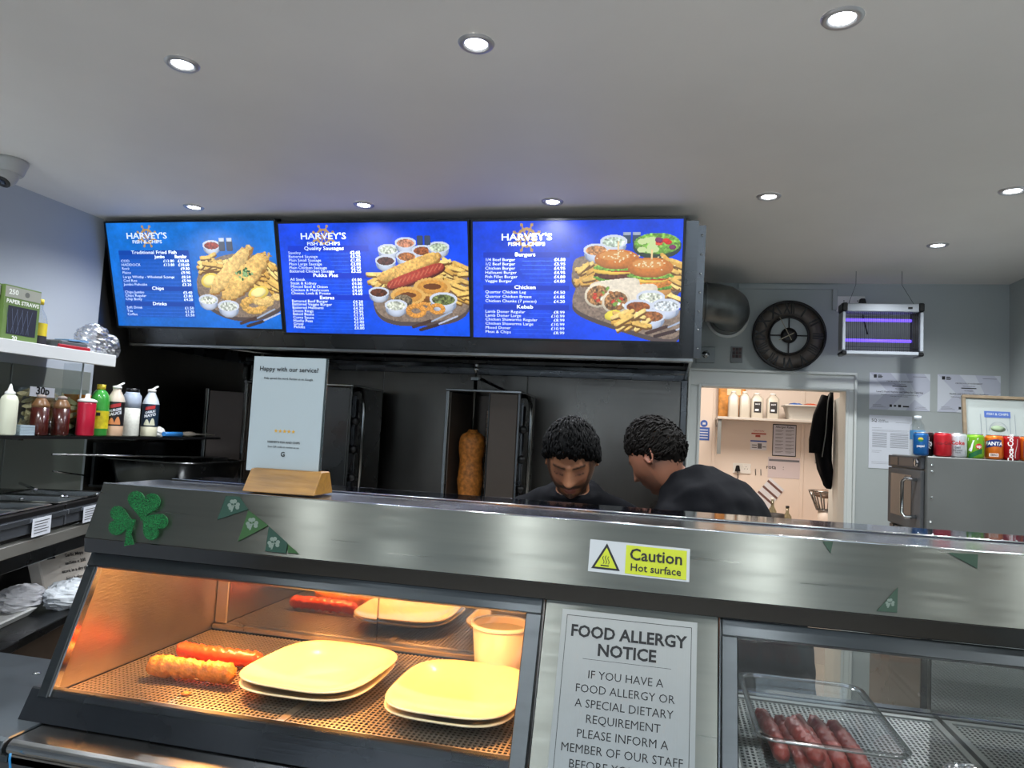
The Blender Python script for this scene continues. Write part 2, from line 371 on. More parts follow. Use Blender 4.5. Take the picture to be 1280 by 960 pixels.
disp = attrmat('display_glow', .3, emit=1.0)
disp_txt = mat('display_text', (225, 236, 255), .5, emit=.85, ecol=(225, 236, 255))
W_, H_ = 360, 206
def base_canvas(c0, c1):
    cv = Canvas(W_, H_); n = cv.noise(30, 1)*.5+cv.noise(9, 2)*.3+cv.noise(3, 4)*.2
    t = (cv.Y/H_)[..., None]; cv.a[:] = np.array(c0)*(1-t)+np.array(c1)*t; cv.a *= (1+.30*(n[..., None]-.5)); return cv
def board(cv, cx, cy, rx, ry, rot=0, p=2):
    cv.ell(cx, cy+8, rx, ry, (88, 76, 76), rot, p=p, shade=False); cv.ell(cx, cy, rx, ry, (140, 122, 108), rot, tex=.22, sc=3, seed=5, p=p, shade=False)
GOLD = (216, 170, 92); GOLD2 = (230, 192, 120)
def cutlery(cv, x, y):
    cv.bar(x, y, 40, 6, (70, 50, 46), -.35); cv.bar(x+14, y+6, 40, 6, (58, 42, 42), -.3); cv.bar(x+38, y-14, 44, 3, (170, 184, 210), -.45, shade=False); cv.bar(x+50, y-8, 40, 3, (190, 200, 225), -.4, shade=False)
# -- left screen: fish
cv1 = base_canvas((20, 120, 222), (14, 108, 212)); cv = cv1; cv.wheel(88, 26, 19)
cv.fill((cv.X > 20) & (cv.X < 178) & (cv.Y > 54) & (cv.Y < 188), (14, 92, 200), .05)
for y in (58, 129, 160): cv.fill((cv.X > 20) & (cv.X < 176) & (abs(cv.Y-y) < 5), (8, 70, 176))
cv.fill((cv.X > 22) & (cv.X < 176) & (abs(cv.Y-66.5) < 4), (10, 78, 184))
board(cv, 284, 122, 98, 62); cv.bowl(226, 44, 19, (150, 52, 38), 3); 
for x in (248, 264): cv.bar(x, 44, 13, 24, (60, 70, 92)); cv.bar(x, 34, 12, 8, (190, 200, 216))
cv.chips(205, 66, 250, 92, 26, 2); cv.chips(300, 78, 356, 128, 40, 3, .5)
cv.ell(216, 112, 20, 14, (236, 206, 92), -.3); cv.ell(216, 112, 15, 10, (246, 230, 150), -.3)
cv.ell(262, 95, 66, 17, (176, 126, 60), -.78, rough=.5); cv.ell(261, 93, 65, 16, GOLD2, -.78, tex=.22, sc=5, seed=3, rough=.5)
cv.ell(292, 108, 68, 21, (176, 126, 60), -.72, rough=.5, seed=2); cv.ell(291, 106, 67, 20, (226, 184, 108), -.72, tex=.24, sc=5, seed=6, rough=.5)
for k in range(26): cv.ell(291+random.gauss(0, 8), 96+random.gauss(0, 5), 3, 2, random.choice([(50, 110, 60), (150, 190, 130), (40, 90, 50)]), random.random()*3, shade=False)
cv.ell(316, 136, 22, 13, (236, 206, 92), -.3); cv.ell(316, 135, 16, 9, (248, 234, 160), -.3)
cv.bowl(208, 150, 21, (214, 220, 206), 5); cv.bowl(250, 162, 23, (206, 214, 204), 6)
for k in range(12):
    a = k*PI/6; cv.ell(304+20*math.cos(a), 160+11*math.sin(a), 9, 7, GOLD, tex=.25, sc=3, seed=k, rough=.4)
for k in range(8): cv.ell(330+random.gauss(0, 12), 152+random.gauss(0, 5), 11, 7, GOLD2, tex=.2, sc=3, seed=k, rough=.4)
cutlery(cv, 290, 190)
# -- middle screen: sausages and pies
cv2 = base_canvas((12, 72, 236), (6, 84, 238)); cv = cv2; cv.wheel(88, 24, 19)
for y in (46, 96, 136): cv.fill((cv.X > 15) & (cv.X < 175) & (abs(cv.Y-y) < 6), (8, 58, 214))
board(cv, 270, 128, 92, 52, -.05, 3); cv.chips(262, 66, 352, 140, 90, 4, .25)
for x, y, c in ((212, 48, (206, 216, 200)), (245, 36, (206, 140, 110)), (276, 50, (150, 84, 48)), (306, 44, (190, 206, 180)), (206, 68, (86, 50, 46)), (246, 60, (176, 110, 60))): cv.bowl(x, y, 20, c, int(x))
for x in (272, 286): cv.bar(x, 32, 11, 18, (60, 70, 92))
cv.chips(180, 92, 230, 116, 18, 6); cv.ell(250, 83, 64, 13, (180, 124, 58), -.36, rough=.3, p=3); cv.ell(249, 80, 63, 11, (222, 176, 96), -.36, tex=.25, sc=4, seed=8, rough=.35, p=3)
cv.ell(262, 98, 58, 12, (96, 34, 28), -.34, p=3); cv.ell(261, 96, 57, 10, (168, 62, 48), -.34, tex=.15, sc=3, p=3)
for k in range(12): cv.bar(214+k*8.6, 112-k*3.05, 14, 2, (206, 110, 82), -1.0, shade=False)
for x, y, r in ((292, 116, 34), (246, 132, 32)):
    cv.ell(x, y+8, r, r*.5, (150, 92, 38)); cv.ell(x, y, r, r*.48, (206, 146, 66), tex=.1)
    for k in range(26): a = k*2*PI/26; cv.ell(x+r*.93*math.cos(a), y+r*.45*math.sin(a), 3.6, 2.6, (232, 182, 100), shade=False)
    cv.ell(x, y-1, r*.5, r*.16, (116, 66, 28), shade=False)
cv.ell(236, 142, 18, 12, (112, 100, 80), tex=.6, sc=2, seed=2); cv.bowl(190, 126, 20, (92, 48, 30), 4); cv.bowl(222, 150, 22, (210, 216, 200), 4)
cv.bowl(312, 138, 26, (112, 124, 74), 4, .7)
for x, y, r in ((260, 160, 18), (276, 152, 12), (300, 156, 14)):
    for k in range(14): a = k*2*PI/14; cv.ell(x+r*.8*math.cos(a), y+r*.5*math.sin(a), r*.3, r*.26, (216, 150, 70), tex=.2, sc=2, seed=k)
cutlery(cv, 270, 184)
# -- right screen: burgers
cv3 = base_canvas((8, 66, 226), (18, 74, 236)); cv = cv3; cv.wheel(96, 28, 22)
for y in (58, 116, 150): cv.fill((cv.X > 18) & (cv.X < 172) & (abs(cv.Y-y) < 5), (8, 52, 196))
board(cv, 268, 92, 92, 30, .08, 4); board(cv, 272, 152, 96, 32, .3, 4)
for x in (268, 284): cv.bar(x, 30, 14, 20, (60, 72, 92)); cv.bar(x, 23, 13, 6, (150, 160, 180))
cv.bowl(246, 36, 23, (190, 206, 190), 3); cv.bowl(217, 50, 22, (198, 140, 88), 7)
cv.ell(318, 44, 40, 22, (60, 74, 60)); cv.ell(318, 40, 38, 18, (120, 170, 70), tex=.5, sc=4)
for k in range(9): cv.ell(random.uniform(292, 320), random.uniform(32, 52), 8, 5, (206, 226, 160), shade=False)
for k in range(8): cv.ell(random.uniform(318, 348), random.uniform(30, 46), 6, 4, random.choice([(206, 50, 40), (120, 50, 96), (230, 90, 60)]))
cv.chips(190, 76, 236, 108, 30, 9); cv.chips(330, 66, 358, 110, 22, 10, .4); cv.chips(300, 118, 350, 140, 22, 12, .4)
for x, y in ((252, 78), (308, 92)):
    cv.ell(x, y+27, 36, 12, (206, 150, 84)); cv.ell(x, y+20, 39, 7, (96, 150, 56), tex=.4, sc=3, rough=.4); cv.ell(x, y+14, 37, 9, (92, 54, 36) if x < 260 else (206, 130, 56), tex=.3, sc=3, rough=.3)
    cv.ell(x-4, y+8, 34, 6, (240, 196, 80), rough=.3); cv.ell(x+6, y+5, 26, 5, (200, 50, 40)); cv.ell(x, y+2, 38, 6, (130, 180, 76), tex=.4, sc=3, rough=.4)
    cv.ell(x, y-12, 38, 17, (196, 120, 54), tex=.08); cv.ell(x-4, y-18, 26, 8, (222, 154, 84), shade=False)
    for k in range(30): cv.ell(x+random.gauss(0, 15), y-17+random.gauss(0, 5), 1.6, 1.1, (246, 226, 180), shade=False)
    cv.bar(x+2, y-34, 4, 18, (220, 190, 140))
for x, y in ((222, 128), (252, 138)):
    cv.bar(x+28, y-8, 86, 40, (214, 204, 186), -.12, tex=.08); cv.ell(x, y, 24, 21, (226, 214, 190), -.2); cv.ell(x, y, 20, 17, (150, 110, 70), -.2, tex=.7, sc=3, seed=x)
    for k in range(14): cv.ell(x+random.gauss(0, 8), y+random.gauss(0, 7), 4, 2.6, random.choice([(236, 232, 214), (120, 160, 70), (196, 70, 50), (170, 110, 60)]), random.random()*3)
for x, y, c in ((310, 130, (216, 222, 206)), (290, 146, (150, 84, 40)), (336, 144, (206, 214, 220)), (312, 162, (150, 96, 56))): cv.bowl(x, y, 24, c, x)
cv.ell(248, 162, 15, 9, (226, 210, 80), -.2); cv.chips(258, 158, 300, 182, 18, 20, -.2); cutlery(cv, 322, 186)

menus = {
 1: [("Traditional Fried Fish", None, 58, 1), ("COD", "£13.80   £10.60", 75, 0), ("HADDOCK", "£13.80   £10.60", 82.5, 0), ("Rock", "£9.80", 90, 0), ("Plaice", "£9.90", 98, 0), ("Large Whitby - Wholetail Scampi", "£8.50", 106.5, 0), ("Cod Roe", "£5.90", 114, 0), ("Jumbo Fishcake", "£3.20", 121.5, 0),
     ("Chips", None, 129, 1), ("Chips Jumbo", "£5.40", 137, 0), ("Chips Regular", "£3.80", 144, 0), ("Chip Butty", "£4.20", 151, 0), ("Drinks", None, 160, 1), ("Soft Drink", "£1.50", 168, 0), ("Tea", "£1.20", 175, 0), ("Coffee", "£1.50", 182, 0)],
 2: [("Quality Sausages", None, 46, 1), ("Saveloy", "£2.65", 54, 0), ("Battered Sausage", "£3.25", 61, 0), ("Plain Small Sausage", "£1.85", 68, 0), ("Plain Large Sausage", "£2.85", 75, 0), ("Plain Chicken Sausage", "£2.95", 82, 0), ("Battered Chicken Sausage", "£3.25", 88.5, 0),
     ("Pukka Pies", None, 96, 1), ("All Steak", "£4.80", 104, 0), ("Steak & Kidney", "£4.80", 111, 0), ("Minced Beef & Onion", "£4.60", 117.5, 0), ("Chicken & Mushroom", "£4.60", 124, 0), ("Cheese, Leek & Potato", "£4.60", 130, 0),
     ("Extras", None, 138, 1), ("Battered Beef Burger", "£4.20", 145, 0), ("Battered Veggie Burger", "£3.90", 151, 0), ("Battered Halloumi", "£4.20", 157.5, 0), ("Onion Rings", "£2.95", 164, 0), ("Baked Beans", "£1.75", 170, 0), ("Curry Sauce", "£2.00", 176.5, 0), ("Mushy Peas", "£2.00", 183, 0), ("Gravy", "£1.60", 189, 0), ("Pickles", "£0.80", 195, 0)],
 3: [("Burgers", None, 58, 1), ("1/4 Beef Burger", "£4.80", 67, 0), ("1/2 Beef Burger", "£5.95", 74.5, 0), ("Chicken Burger", "£4.95", 82, 0), ("Halloumi Burger", "£4.95", 89.5, 0), ("Fish Fillet Burger", "£4.80", 97, 0), ("Veggie Burger", "£4.80", 104.5, 0),
     ("Chicken", None, 115.5, 1), ("Quarter Chicken Leg", "£4.50", 124, 0), ("Quarter Chicken Breast", "£4.85", 132, 0), ("Chicken Chunks (7 pieces)", "£4.20", 140, 0),
     ("Kebab", None, 150, 1), ("Lamb Doner Regular", "£8.99", 159, 0), ("Lamb Doner Large", "£10.99", 166, 0), ("Chicken Shawarma Regular", "£8.99", 173, 0), ("Chicken Shawarma Large", "£10.99", 180.5, 0), ("Mixed Doner", "£10.99", 188, 0), ("Meat & Chips", "£8.99", 195.5, 0)]}
def screen(idx, pxs, yt, yb, cv, label):
    tl, tR, bR, bl = PY(*pxs[0], yt), PY(*pxs[1], yt), PY(*pxs[2], yb), PY(*pxs[3], yb)
    x0 = (tl.x+bl.x)/2; x1 = (tR.x+bR.x)/2; zt = min((tl.z+tR.z)/2, 2.556); zb = (bl.z+bR.z)/2
    o = V(x0, yb, zb); xv = V(x1-x0, 0, 0); yv = V(0, yt-yb, zt-zb); n = -xv.normalized().cross(yv.normalized()) # back direction
    n = xv.normalized().cross(yv.normalized()); back = -n
    t = thing('menu_screen', label, 'menu screen', tuple(o+xv/2+yv/2+back*.02), 'wall menu screens')
    part('casing', MB().obox(o+back*.004-xv*.002, xv*1.004, yv, back*.045), blk, t, bev=.003)
    bz = .009; xn = xv.normalized(); yn = yv.normalized(); bm = MB()
    bm.obox(o-back*.002, xv, yn*bz, back*.006); bm.obox(o+yv-yn*bz-back*.002, xv, yn*bz, back*.006)
    bm.obox(o+yn*bz-back*.002, xn*bz, yv-yn*2*bz, back*.006); bm.obox(o+xv-xn*bz+yn*bz-back*.002, xn*bz, yv-yn*2*bz, back*.006)
    part('bezel', bm, blk, t)
    oo = o+xn*bz+yn*bz; xx = xv-xn*2*bz; yy = yv-yn*2*bz
    dsp = canvas_mesh('display', cv, oo, xx, yy, disp, t)
    def at(px, py): return oo+xx*(px/W_)+yy*(1-py/H_)
    tx = MB(); ln = MB(); u = xx.length/W_
    lx = 88 if idx < 3 else 96; put_text(tx, "HARVEY'S", 16*u, at(lx, 26 if idx == 1 else 24 if idx == 2 else 28), xn, yn, .015, sx=1.3); put_text(tx, "FISH & CHIPS", 8.5*u, at(lx, 37.5 if idx < 3 else 40), xn, yn, .015, sx=1.35)
    a = {1: (24, 176), 2: (16, 160), 3: (22, 166)}[idx]; fs = 8.3*u
    for s_, p_, y, hd in menus[idx]:
        if hd: put_text(tx, s_, 9.0*u, at((a[0]+a[1])/2, y), xn, yn, .012, sx=1.3)
        else:
            put_text(tx, s_, fs*.86, at(a[0], y), xn, yn, -.006, 'LEFT', sx=1.2); put_text(tx, p_, fs*.86, at(a[1]-1, y), xn, yn, -.003, 'RIGHT', sx=1.25)
            w0 = at(a[0]+len(s_)*4.2+4, y+2.2); w1 = at(a[1]-24-(30 if '   ' in p_ else 0), y+2.2)
            if (w1-w0).dot(xn) > 0: ln.quad(w0+n*.0006, w1+n*.0006, w1+n*.0006+yn*.00045, w0+n*.0006+yn*.00045)
    if idx == 1:
        put_text(tx, "Jumbo", 8.5*u, at(112, 66.5), xn, yn, .03); put_text(tx, "Regular", 8.5*u, at(158, 66.5), xn, yn, .03)
    part('lettering', tx, disp_txt, dsp); part('rule_lines', ln, mat('display_rule', (90, 140, 236), .5, emit=.7, ecol=(90, 140, 236)), dsp, kind='stuff')
    part('mount', MB().obox(o+xv*.35+yv*.3+back*.049, xv*.3, yv*.4, back*.02), blkm, t)
screen(1, ((131, 274), (346, 276), (353, 416), (146, 407)), 2.82, 2.965, cv1, 'blue menu screen listing fried fish, chips and drinks, leftmost of three')
screen(2, ((346.5, 276), (588, 275), (588.5, 425), (355, 416)), 2.82, 2.965, cv2, 'blue menu screen listing sausages, pies and extras, middle of three')
screen(3, ((588, 272), (859, 273), (850, 432), (590, 422)), 2.80, 2.915, cv3, 'blue menu screen listing burgers, chicken and kebab, rightmost of three')
# =============================================================== SERVERY COUNTER AND HEATED DISPLAY
def fp(z, off=0):   # point (Y) on the sloped front plane at height z, off = outward offset
    return 1.157-(1.362-z)*(.085/.214)-off
XE = 1.70
cnt = thing('servery_counter', 'stainless steel serving counter ledge in front of the hot display', 'counter', (0, 1.2, 0))
part('front_panel', MB().box(-1.028, 1.03, 0, XE, 1.06, 1.069), mat('counter_front', (58, 46, 38), .45, vary=.2), cnt)
lp = [(1.0, 1.085), (.993, 1.092), (.992, 1.098), (.996, 1.105), (1.004, 1.109), (1.60, 1.109), (1.60, 1.07), (1.0, 1.07)]
part('ledge', MB().prism([(-1.028, y, z) for y, z in lp], (XE+1.028, 0, 0)), steel_s, cnt, bev=.002)
part('apron', MB().box(-1.028, 1.0, .93, XE, 1.012, 1.0845), steel_d, cnt, bev=.002)
part('back_panel', MB().box(-1.02, 1.57, .0, -.2, 1.59, 1.069), steel_d, cnt)
flap = thing('worktop', 'dark steel worktop left of the hot display', 'worktop', (-1.8, 1.15, 1.1))
lp2 = [(1.0, 1.083), (.988, 1.09), (.987, 1.1), (.992, 1.107), (1.002, 1.111), (1.33, 1.111), (1.335, 1.1), (1.335, 1.07), (1.0, 1.07)]
part('top', MB().prism([(-1.95, y, z) for y, z in lp2], (.918, 0, 0)), mat('worktop_steel', (76, 83, 88), .4, .9, bump=.06, bscale=(8, 60, 60), vary=.12), flap, bev=.002)
part('front_panel', MB().box(-1.94, 1.02, 0, -1.034, 1.04, 1.069), steel_d, flap)
part('hole_plug', MB().lathe([(.008, 0), (.007, .002), (.002, .003)], PZ(46, 842, 1.111), 12), rim, flap)
cb = MB().tube([PY(13, 942, .982), PY(12, 950, .982), PY(14, 975, .984), PY(16, 1000, .984)], .0018, 6)
solo('cable', cb, mat('blue_plastic', (40, 130, 190), .4), 'thin blue cable hanging at the lower left corner in front of the worktop', 'cable', PY(13, 960, .982))

disp_t = thing('heated_display', 'stainless steel heated food display with sloping front windows', 'food display', (-.2, 1.3, 1.11))
b = MB().prism([(-1.056, 1.18, 1.512), (-1.056, 1.147, 1.414), (-1.056, 1.150, 1.413), (-1.056, 1.184, 1.5118)], (XE+1.056, 0, 0))
part('canopy_panel', b, steel, disp_t)
b = MB().prism([(-1.058, 1.146, 1.4138), (-1.058, 1.149, 1.386), (-1.058, 1.17, 1.386), (-1.058, 1.17, 1.4138)], (XE+1.058, 0, 0))
part('canopy_lip', b, mat('lip_steel', (92, 92, 92), .12, 1), disp_t, bev=.0015)
b = MB().prism([(-1.056, 1.185, 1.511), (-1.056, 1.153, 1.4139), (-1.056, 1.171, 1.4139), (-1.056, 1.171, 1.386), (-1.056, 1.34, 1.395), (-1.056, 1.34, 1.511)], (XE+1.056, 0, 0))
part('canopy_body', b, steel_s, disp_t)
part('top_edge', MB().tube([(-1.056, 1.182, 1.5115), (XE, 1.182, 1.5115)], .0022, 8), rim, disp_t)
part('shelf_glass', MB().box(-1.02, 1.345, 1.502, XE, 1.47, 1.513), smoke, disp_t, bev=.001)
part('shelf_edge', MB().tube([(-1.03, 1.342, 1.513), (XE, 1.342, 1.513)], .0018, 8), rim, disp_t)
part('shelf_base', MB().box(-1.02, 1.345, 1.46, XE, 1.45, 1.498), mat('blue_steel', (70, 76, 96), .3, 1), disp_t)
dots = MB()
for k in range(24): dots.lathe([(.0022, 0), (.0018, .0012), (.0005, .0015)], (.40+k*.021, 1.345, 1.5145), 6)
part('edge_studs', dots, rim, disp_t, kind='stuff')
# window frames on the sloping plane
def slope_bar(name, x0, x1, z0, z1, mt, th=.02, out=0, bev=.0015, lab=None):
    p = [(x0, fp(z0, out), z0), (x0, fp(z1, out), z1), (x0, fp(z1, out)+th, z1-.008), (x0, fp(z0, out)+th, z0-.008)]
    return part(name, MB().prism([p[0], p[3], p[2], p[1]], (x1-x0, 0, 0)), mt, disp_t, bev=bev, label=lab)
fr = mat('frame_steel', (86, 90, 92), .36, 1, vary=.08, vscale=(3, 60, 60)); brushed(fr, .94)
slope_bar('top_rail', -1.053, -.188, 1.362, 1.385, fr, out=.004)
slope_bar('post', -1.054, -1.034, 1.150, 1.3615, fr, out=.003)
slope_bar('post', -.214, -.188, 1.125, 1.3615, fr, out=.003)
slope_bar('divider_panel', -.184, .086, 1.122, 1.385, steel, out=.002)
slope_bar('top_rail', .090, XE, 1.360, 1.383, fr, out=.004)
slope_bar('post', .090, .114, 1.125, 1.3595, fr, out=.003)
slope_bar('window_glass', -1.033, -.2145, 1.150, 1.361, clear, th=.004, out=-.003, bev=0)
slope_bar('window_glass', .1145, XE, 1.150, 1.359, clear, th=.004, out=-.003, bev=0)
part('seal', MB().prism([(-1.0335, fp(1.152), 1.152), (-1.0335, fp(1.36), 1.36), (-1.0335, fp(1.36)+.012, 1.356), (-1.0335, fp(1.152)+.012, 1.148)], (.004, 0, 0)), rim, disp_t)
# base rail under the hot window
a0, a1 = PZ(56.7, 854.7, 1.158), PZ(41.6, 897, 1.109)
b = MB(); p = [V(-1.079, 1.083, 1.160), V(-1.083, 1.062, 1.1095), V(-.19, 1.062, 1.1095), V(-.19, 1.083, 1.160)]
b.prism(p, (0, .016, 0))
part('base_rail', b, mat('rail_steel', (74, 76, 79), .28, 1, bump=.08, bscale=(3, 160, 160), vary=.12), disp_t, bev=.002)
part('base_end', MB().box(-1.079, 1.1, 1.1095, -1.06, 1.56, 1.158), steel_d, disp_t)
# hot compartment
part('end_wall', MB().prism([(-1.052, 1.098, 1.1505), (-1.052, 1.17, 1.38), (-1.052, 1.56, 1.38), (-1.052, 1.56, 1.1505)], (.012, 0, 0)), steel_v, disp_t)
part('end_wall', MB().prism([(-.186, 1.098, 1.1505), (-.186, 1.17, 1.38), (-.186, 1.56, 1.38), (-.186, 1.56, 1.1505)], (-.012, 0, 0)), steel_v, disp_t)
part('back_frame', MB().box(-1.039, 1.535, 1.151, -.2, 1.56, 1.162), steel_v, disp_t, bev=.002)
part('back_frame', MB().box(-1.039, 1.545, 1.1625, -1.008, 1.56, 1.385), steel_v, disp_t, bev=.002)
part('back_frame', MB().box(-1.039, 1.40, 1.386, -.2, 1.56, 1.396), steel_v, disp_t)
part('sliding_glass', MB().box(-1.007, 1.548, 1.1625, -.63, 1.552, 1.385), mirror_glass, disp_t)
part('sliding_glass', MB().box(-.64, 1.5535, 1.1625, -.2, 1.5575, 1.385), mirror_glass, disp_t)
part('well', MB().box(-1.039, 1.10, 1.1105, -.2, 1.55, 1.118), mat('baked_steel', (26, 15, 9), .6, .2), disp_t)
def lattice(x0, x1, y0, y1, z, px, py, w, h=.0016, skew=0):
    mb = MB(); nx = int((x1-x0)/px); ny = int((y1-y0)/py)
    for i in range(nx+1): x = x0+i*px; mb.box(x, y0, z-h, min(x+w, x1), y1, z)
    for j in range(ny+1): y = y0+j*py; mb.box(x0, y, z-h, x1, min(y+w*1.1, y1), z-.0002)
    return mb
hot_s = mat('mesh_steel', (178, 168, 158), .35, .85)
for (x0, x1) in ((-1.036, -.622), (-.606, -.204)):
    part('perforated_tray', lattice(x0, x1, 1.10, 1.53, 1.150, .0088, .0098, .0033), hot_s, disp_t, kind='stuff')
part('tray_joint', MB().box(-.6215, 1.10, 1.147, -.6065, 1.53, 1.152), hot_s, disp_t)
for x, l in ((-.88, 'left'), (-.60, 'middle'), (-.30, 'right')):
    y = 1.30
    t = thing('heat_lamp', '%s heat lamp under the display canopy above the hot tray' % l, 'heat lamp', (x, y, 1.37), 'heat lamps of the hot display')
    part('tube', MB().tube([(x-.05, y, 1.366), (x+.05, y, 1.366)], .005, 10), mat('lamp_amber', (255, 150, 60), .5, emit=14, ecol=(255, 150, 60)), t)
    part('reflector', MB().prism([(x-.06, y-.03, 1.366), (x-.06, y-.015, 1.382), (x-.06, y+.015, 1.382), (x-.06, y+.03, 1.366), (x-.06, y+.017, 1.3835), (x-.06, y-.017, 1.3835)], (.12, 0, 0)), rim, t)
    L = bpy.data.lights.new('heat', 'AREA'); L.shape = 'RECTANGLE'; L.size = .10; L.size_y = .03; L.energy = HEAT_W*(1.3 if x == -.60 else 1.6 if x < -.6 else .6); L.color = (1, .42, .11)
    o = bpy.data.objects.new('heat_glow', L); C.objects.link(o); o.parent = t; o.location = (0, 0, -.014)
# cold compartment
part('end_wall', MB().prism([(.088, 1.098, 1.1505), (.088, 1.17, 1.38), (.088, 1.56, 1.38), (.088, 1.56, 1.1505)], (.006, 0, 0)), steel_s, disp_t)
part('back_frame', MB().box(.095, 1.535, 1.151, XE, 1.56, 1.160), rim, disp_t, bev=.002)
part('back_frame', MB().box(.095, 1.535, 1.386, XE, 1.56, 1.396), steel_s, disp_t)
part('sliding_glass', MB().box(.095, 1.556, 1.1605, .52, 1.559, 1.385), clear, disp_t)
part('sliding_glass', MB().box(.51, 1.548, 1.1605, XE, 1.552, 1.385), glassmat('side_glass', (.75, .75, .72), .50, .02), disp_t)
part('well', MB().box(.095, 1.10, 1.1105, XE, 1.55, 1.118), darkin, disp_t)
cold_s = mat('cold_tray_steel', (176, 178, 176), .3, .85)
for k in range(4):
    x0 = .118+k*.405; x1 = x0+.395
    part('perforated_tray', lattice(x0+.012, x1-.012, 1.115, 1.515, 1.150, .0085, .0110, .0036), cold_s, disp_t, kind='stuff')
    tf = MB(); tf.box(x0, 1.10, 1.144, x1, 1.1145, 1.153); tf.box(x0, 1.516, 1.144, x1, 1.53, 1.153); tf.box(x0, 1.115, 1.144, x0+.0115, 1.5155, 1.153); tf.box(x1-.0115, 1.115, 1.144, x1, 1.5155, 1.153)
    part('tray_frame', tf, cold_s, disp_t)
# ---- food and crockery in the hot display
def blob_tube(name, p0, p1, r, bend, mt, rough_=.0, n=18, seg=34, seed=1, lab=None, cat='sausage', sq=1, grp=None):
    r_ = np.random.RandomState(seed); p0, p1 = Vector(p0), Vector(p1); ph = r_.rand(8)*6.28; path = []; rad = []
    ax = (p1-p0); side = Vector((0, 0, 1)).cross(ax).normalized()
    for i in range(seg+1):
        t = i/seg; e = min(1, math.sqrt(max(0, 1-(max(0, .09-t)/.09)**2)), math.sqrt(max(0, 1-(max(0, t-.91)/.09)**2)))
        path.append(p0+ax*t+side*bend*math.sin(PI*t)); rad.append(r*max(.15, e)*(1+rough_*(.5*math.sin(9*t+ph[0])+.35*math.sin(23*t+ph[1])+.2*math.sin(41*t+ph[2]))))
    mb = MB().tube(path, rad, n)
    if rough_:
        out = []
        for q in mb.v:
            q = Vector(q); f = math.sin(q.x*310+ph[3])*math.sin(q.y*290+ph[4])*math.sin(q.z*330+ph[5]); out.append(tuple(q+Vector((r_.randn(), r_.randn(), r_.randn()))*r*.05+Vector((0, 0, 1))*f*r*.25))
        mb.v = out
    zmin = min(v[2] for v in mb.v); base = 1.1505
    if p0.z < 1.2 and cat == 'sausage': mb.v = [(v[0], v[1], v[2]-zmin+base+(p0.z-1.1505 if p0.z > 1.1505 else 0)) for v in mb.v]
    return solo(name, mb, mt, lab, cat, (p0+p1)/2, grp)
batter = mat('fried_batter', (232, 132, 48), .5, bump=1.2, bscale=(160, 160, 160), vary=.32, vscale=(70, 70, 70), spec=.6)
saus_hot = mat('fried_sausage', (214, 72, 36), .35, bump=.4, bscale=(70, 70, 70), vary=.2, vscale=(60, 60, 60), spec=.6)
saus_raw = mat('pale_sausage', (150, 58, 48), .38, bump=.2, bscale=(60, 60, 60), vary=.12, vscale=(30, 30, 30))
blob_tube('battered_sausage', (-.952, 1.215, 1.15), (-.775, 1.228, 1.15), .0178, .004, batter, .13, lab='golden battered sausage lying on the perforated tray', seed=4)
blob_tube('saveloy', (-.972, 1.325, 1.15), (-.775, 1.325, 1.15), .0150, -.006, saus_hot, .02, lab='smooth red sausage behind the battered one, left of the plates')
crumb = solo('batter_crumb', MB().lathe([(.007, 0), (.009, .002), (.004, .0045)], PZ(232, 868, 1.1505), 9), batter, 'small crumb of batter on the hot tray', 'crumb', PZ(232, 868, 1.1505))
def plate(name, cx, cy, z, sx, sy, lab, grp, rot=0, tilt=0):
    n = 64; vs = []; prof = [(.30, .0, .50), (.52, .0005, .5), (.70, .004, .5), (.84, .011, .48), (.95, .0175, .45), (1, .021, .42), (1.005, .0225, .42), (.985, .0235, .42), (.93, .021, .45), (.82, .0145, .48), (.66, .008, .5), (.45, .0045, .5), (.01, .004, .5)]
    for f, h, e in prof:
        for k in range(n):
            th = 2*PI*k/n; c, s_ = math.cos(th), math.sin(th); c_ = math.copysign(abs(c)**(e*1.35), c); s2 = math.copysign(abs(s_)**(e*1.35), s_)
            x, y = sx*f*c_, sy*f*s2
            vs.append((cx+x*math.cos(rot)-y*math.sin(rot), cy+x*math.sin(rot)+y*math.cos(rot), z+h+tilt*(x)))
    m_ = len(prof); mb = MB(); mb.add(vs, [(i*n+k, i*n+(k+1) % n, (i+1)*n+(k+1) % n, (i+1)*n+k) for i in range(m_-1) for k in range(n)]+[tuple(range(n))[::-1]], True)
    return solo(name, mb, porc, lab, 'plate', (cx, cy, z), grp)
g = 'cream plates warming in the hot display'
plate('plate', -.636, 1.302, 1.1505, .124, .142, 'lower plate of the left stack in the hot display', g, .02)
plate('plate', -.638, 1.309, 1.1615, .124, .142, 'upper plate of the left stack, beside the battered sausage', g, -.05)
plate('plate', -.352, 1.288, 1.1505, .118, .142, 'lower plate of the right stack in the hot display', g, -.02)
plate('plate', -.355, 1.292, 1.1605, .118, .142, 'upper plate of the right stack, in front of the white tub', g, .03)
t = thing('plastic_tub', 'round translucent white plastic tub at the back of the hot display', 'tub', (-.325, 1.480, 1.1505))
part('body', MB().lathe([(.050, 0), (.060, .10), (.058, .10), (.048, .003), (.001, .003)], (-.325, 1.480, 1.1505), 36, cap=False), mat('milky_plastic', (214, 200, 188), .35, spec=.4), t)
part('rim', MB().lathe([(.0605, .096), (.064, .098), (.064, .104), (.058, .104)], (-.325, 1.480, 1.1505), 36, cap=False), whitep, t)
part('contents', MB().lathe([(.0575, .088), (.001, .09)], (-.325, 1.480, 1.1505), 36, cap=False), mat('batter_mix', (206, 196, 156), .5), t)
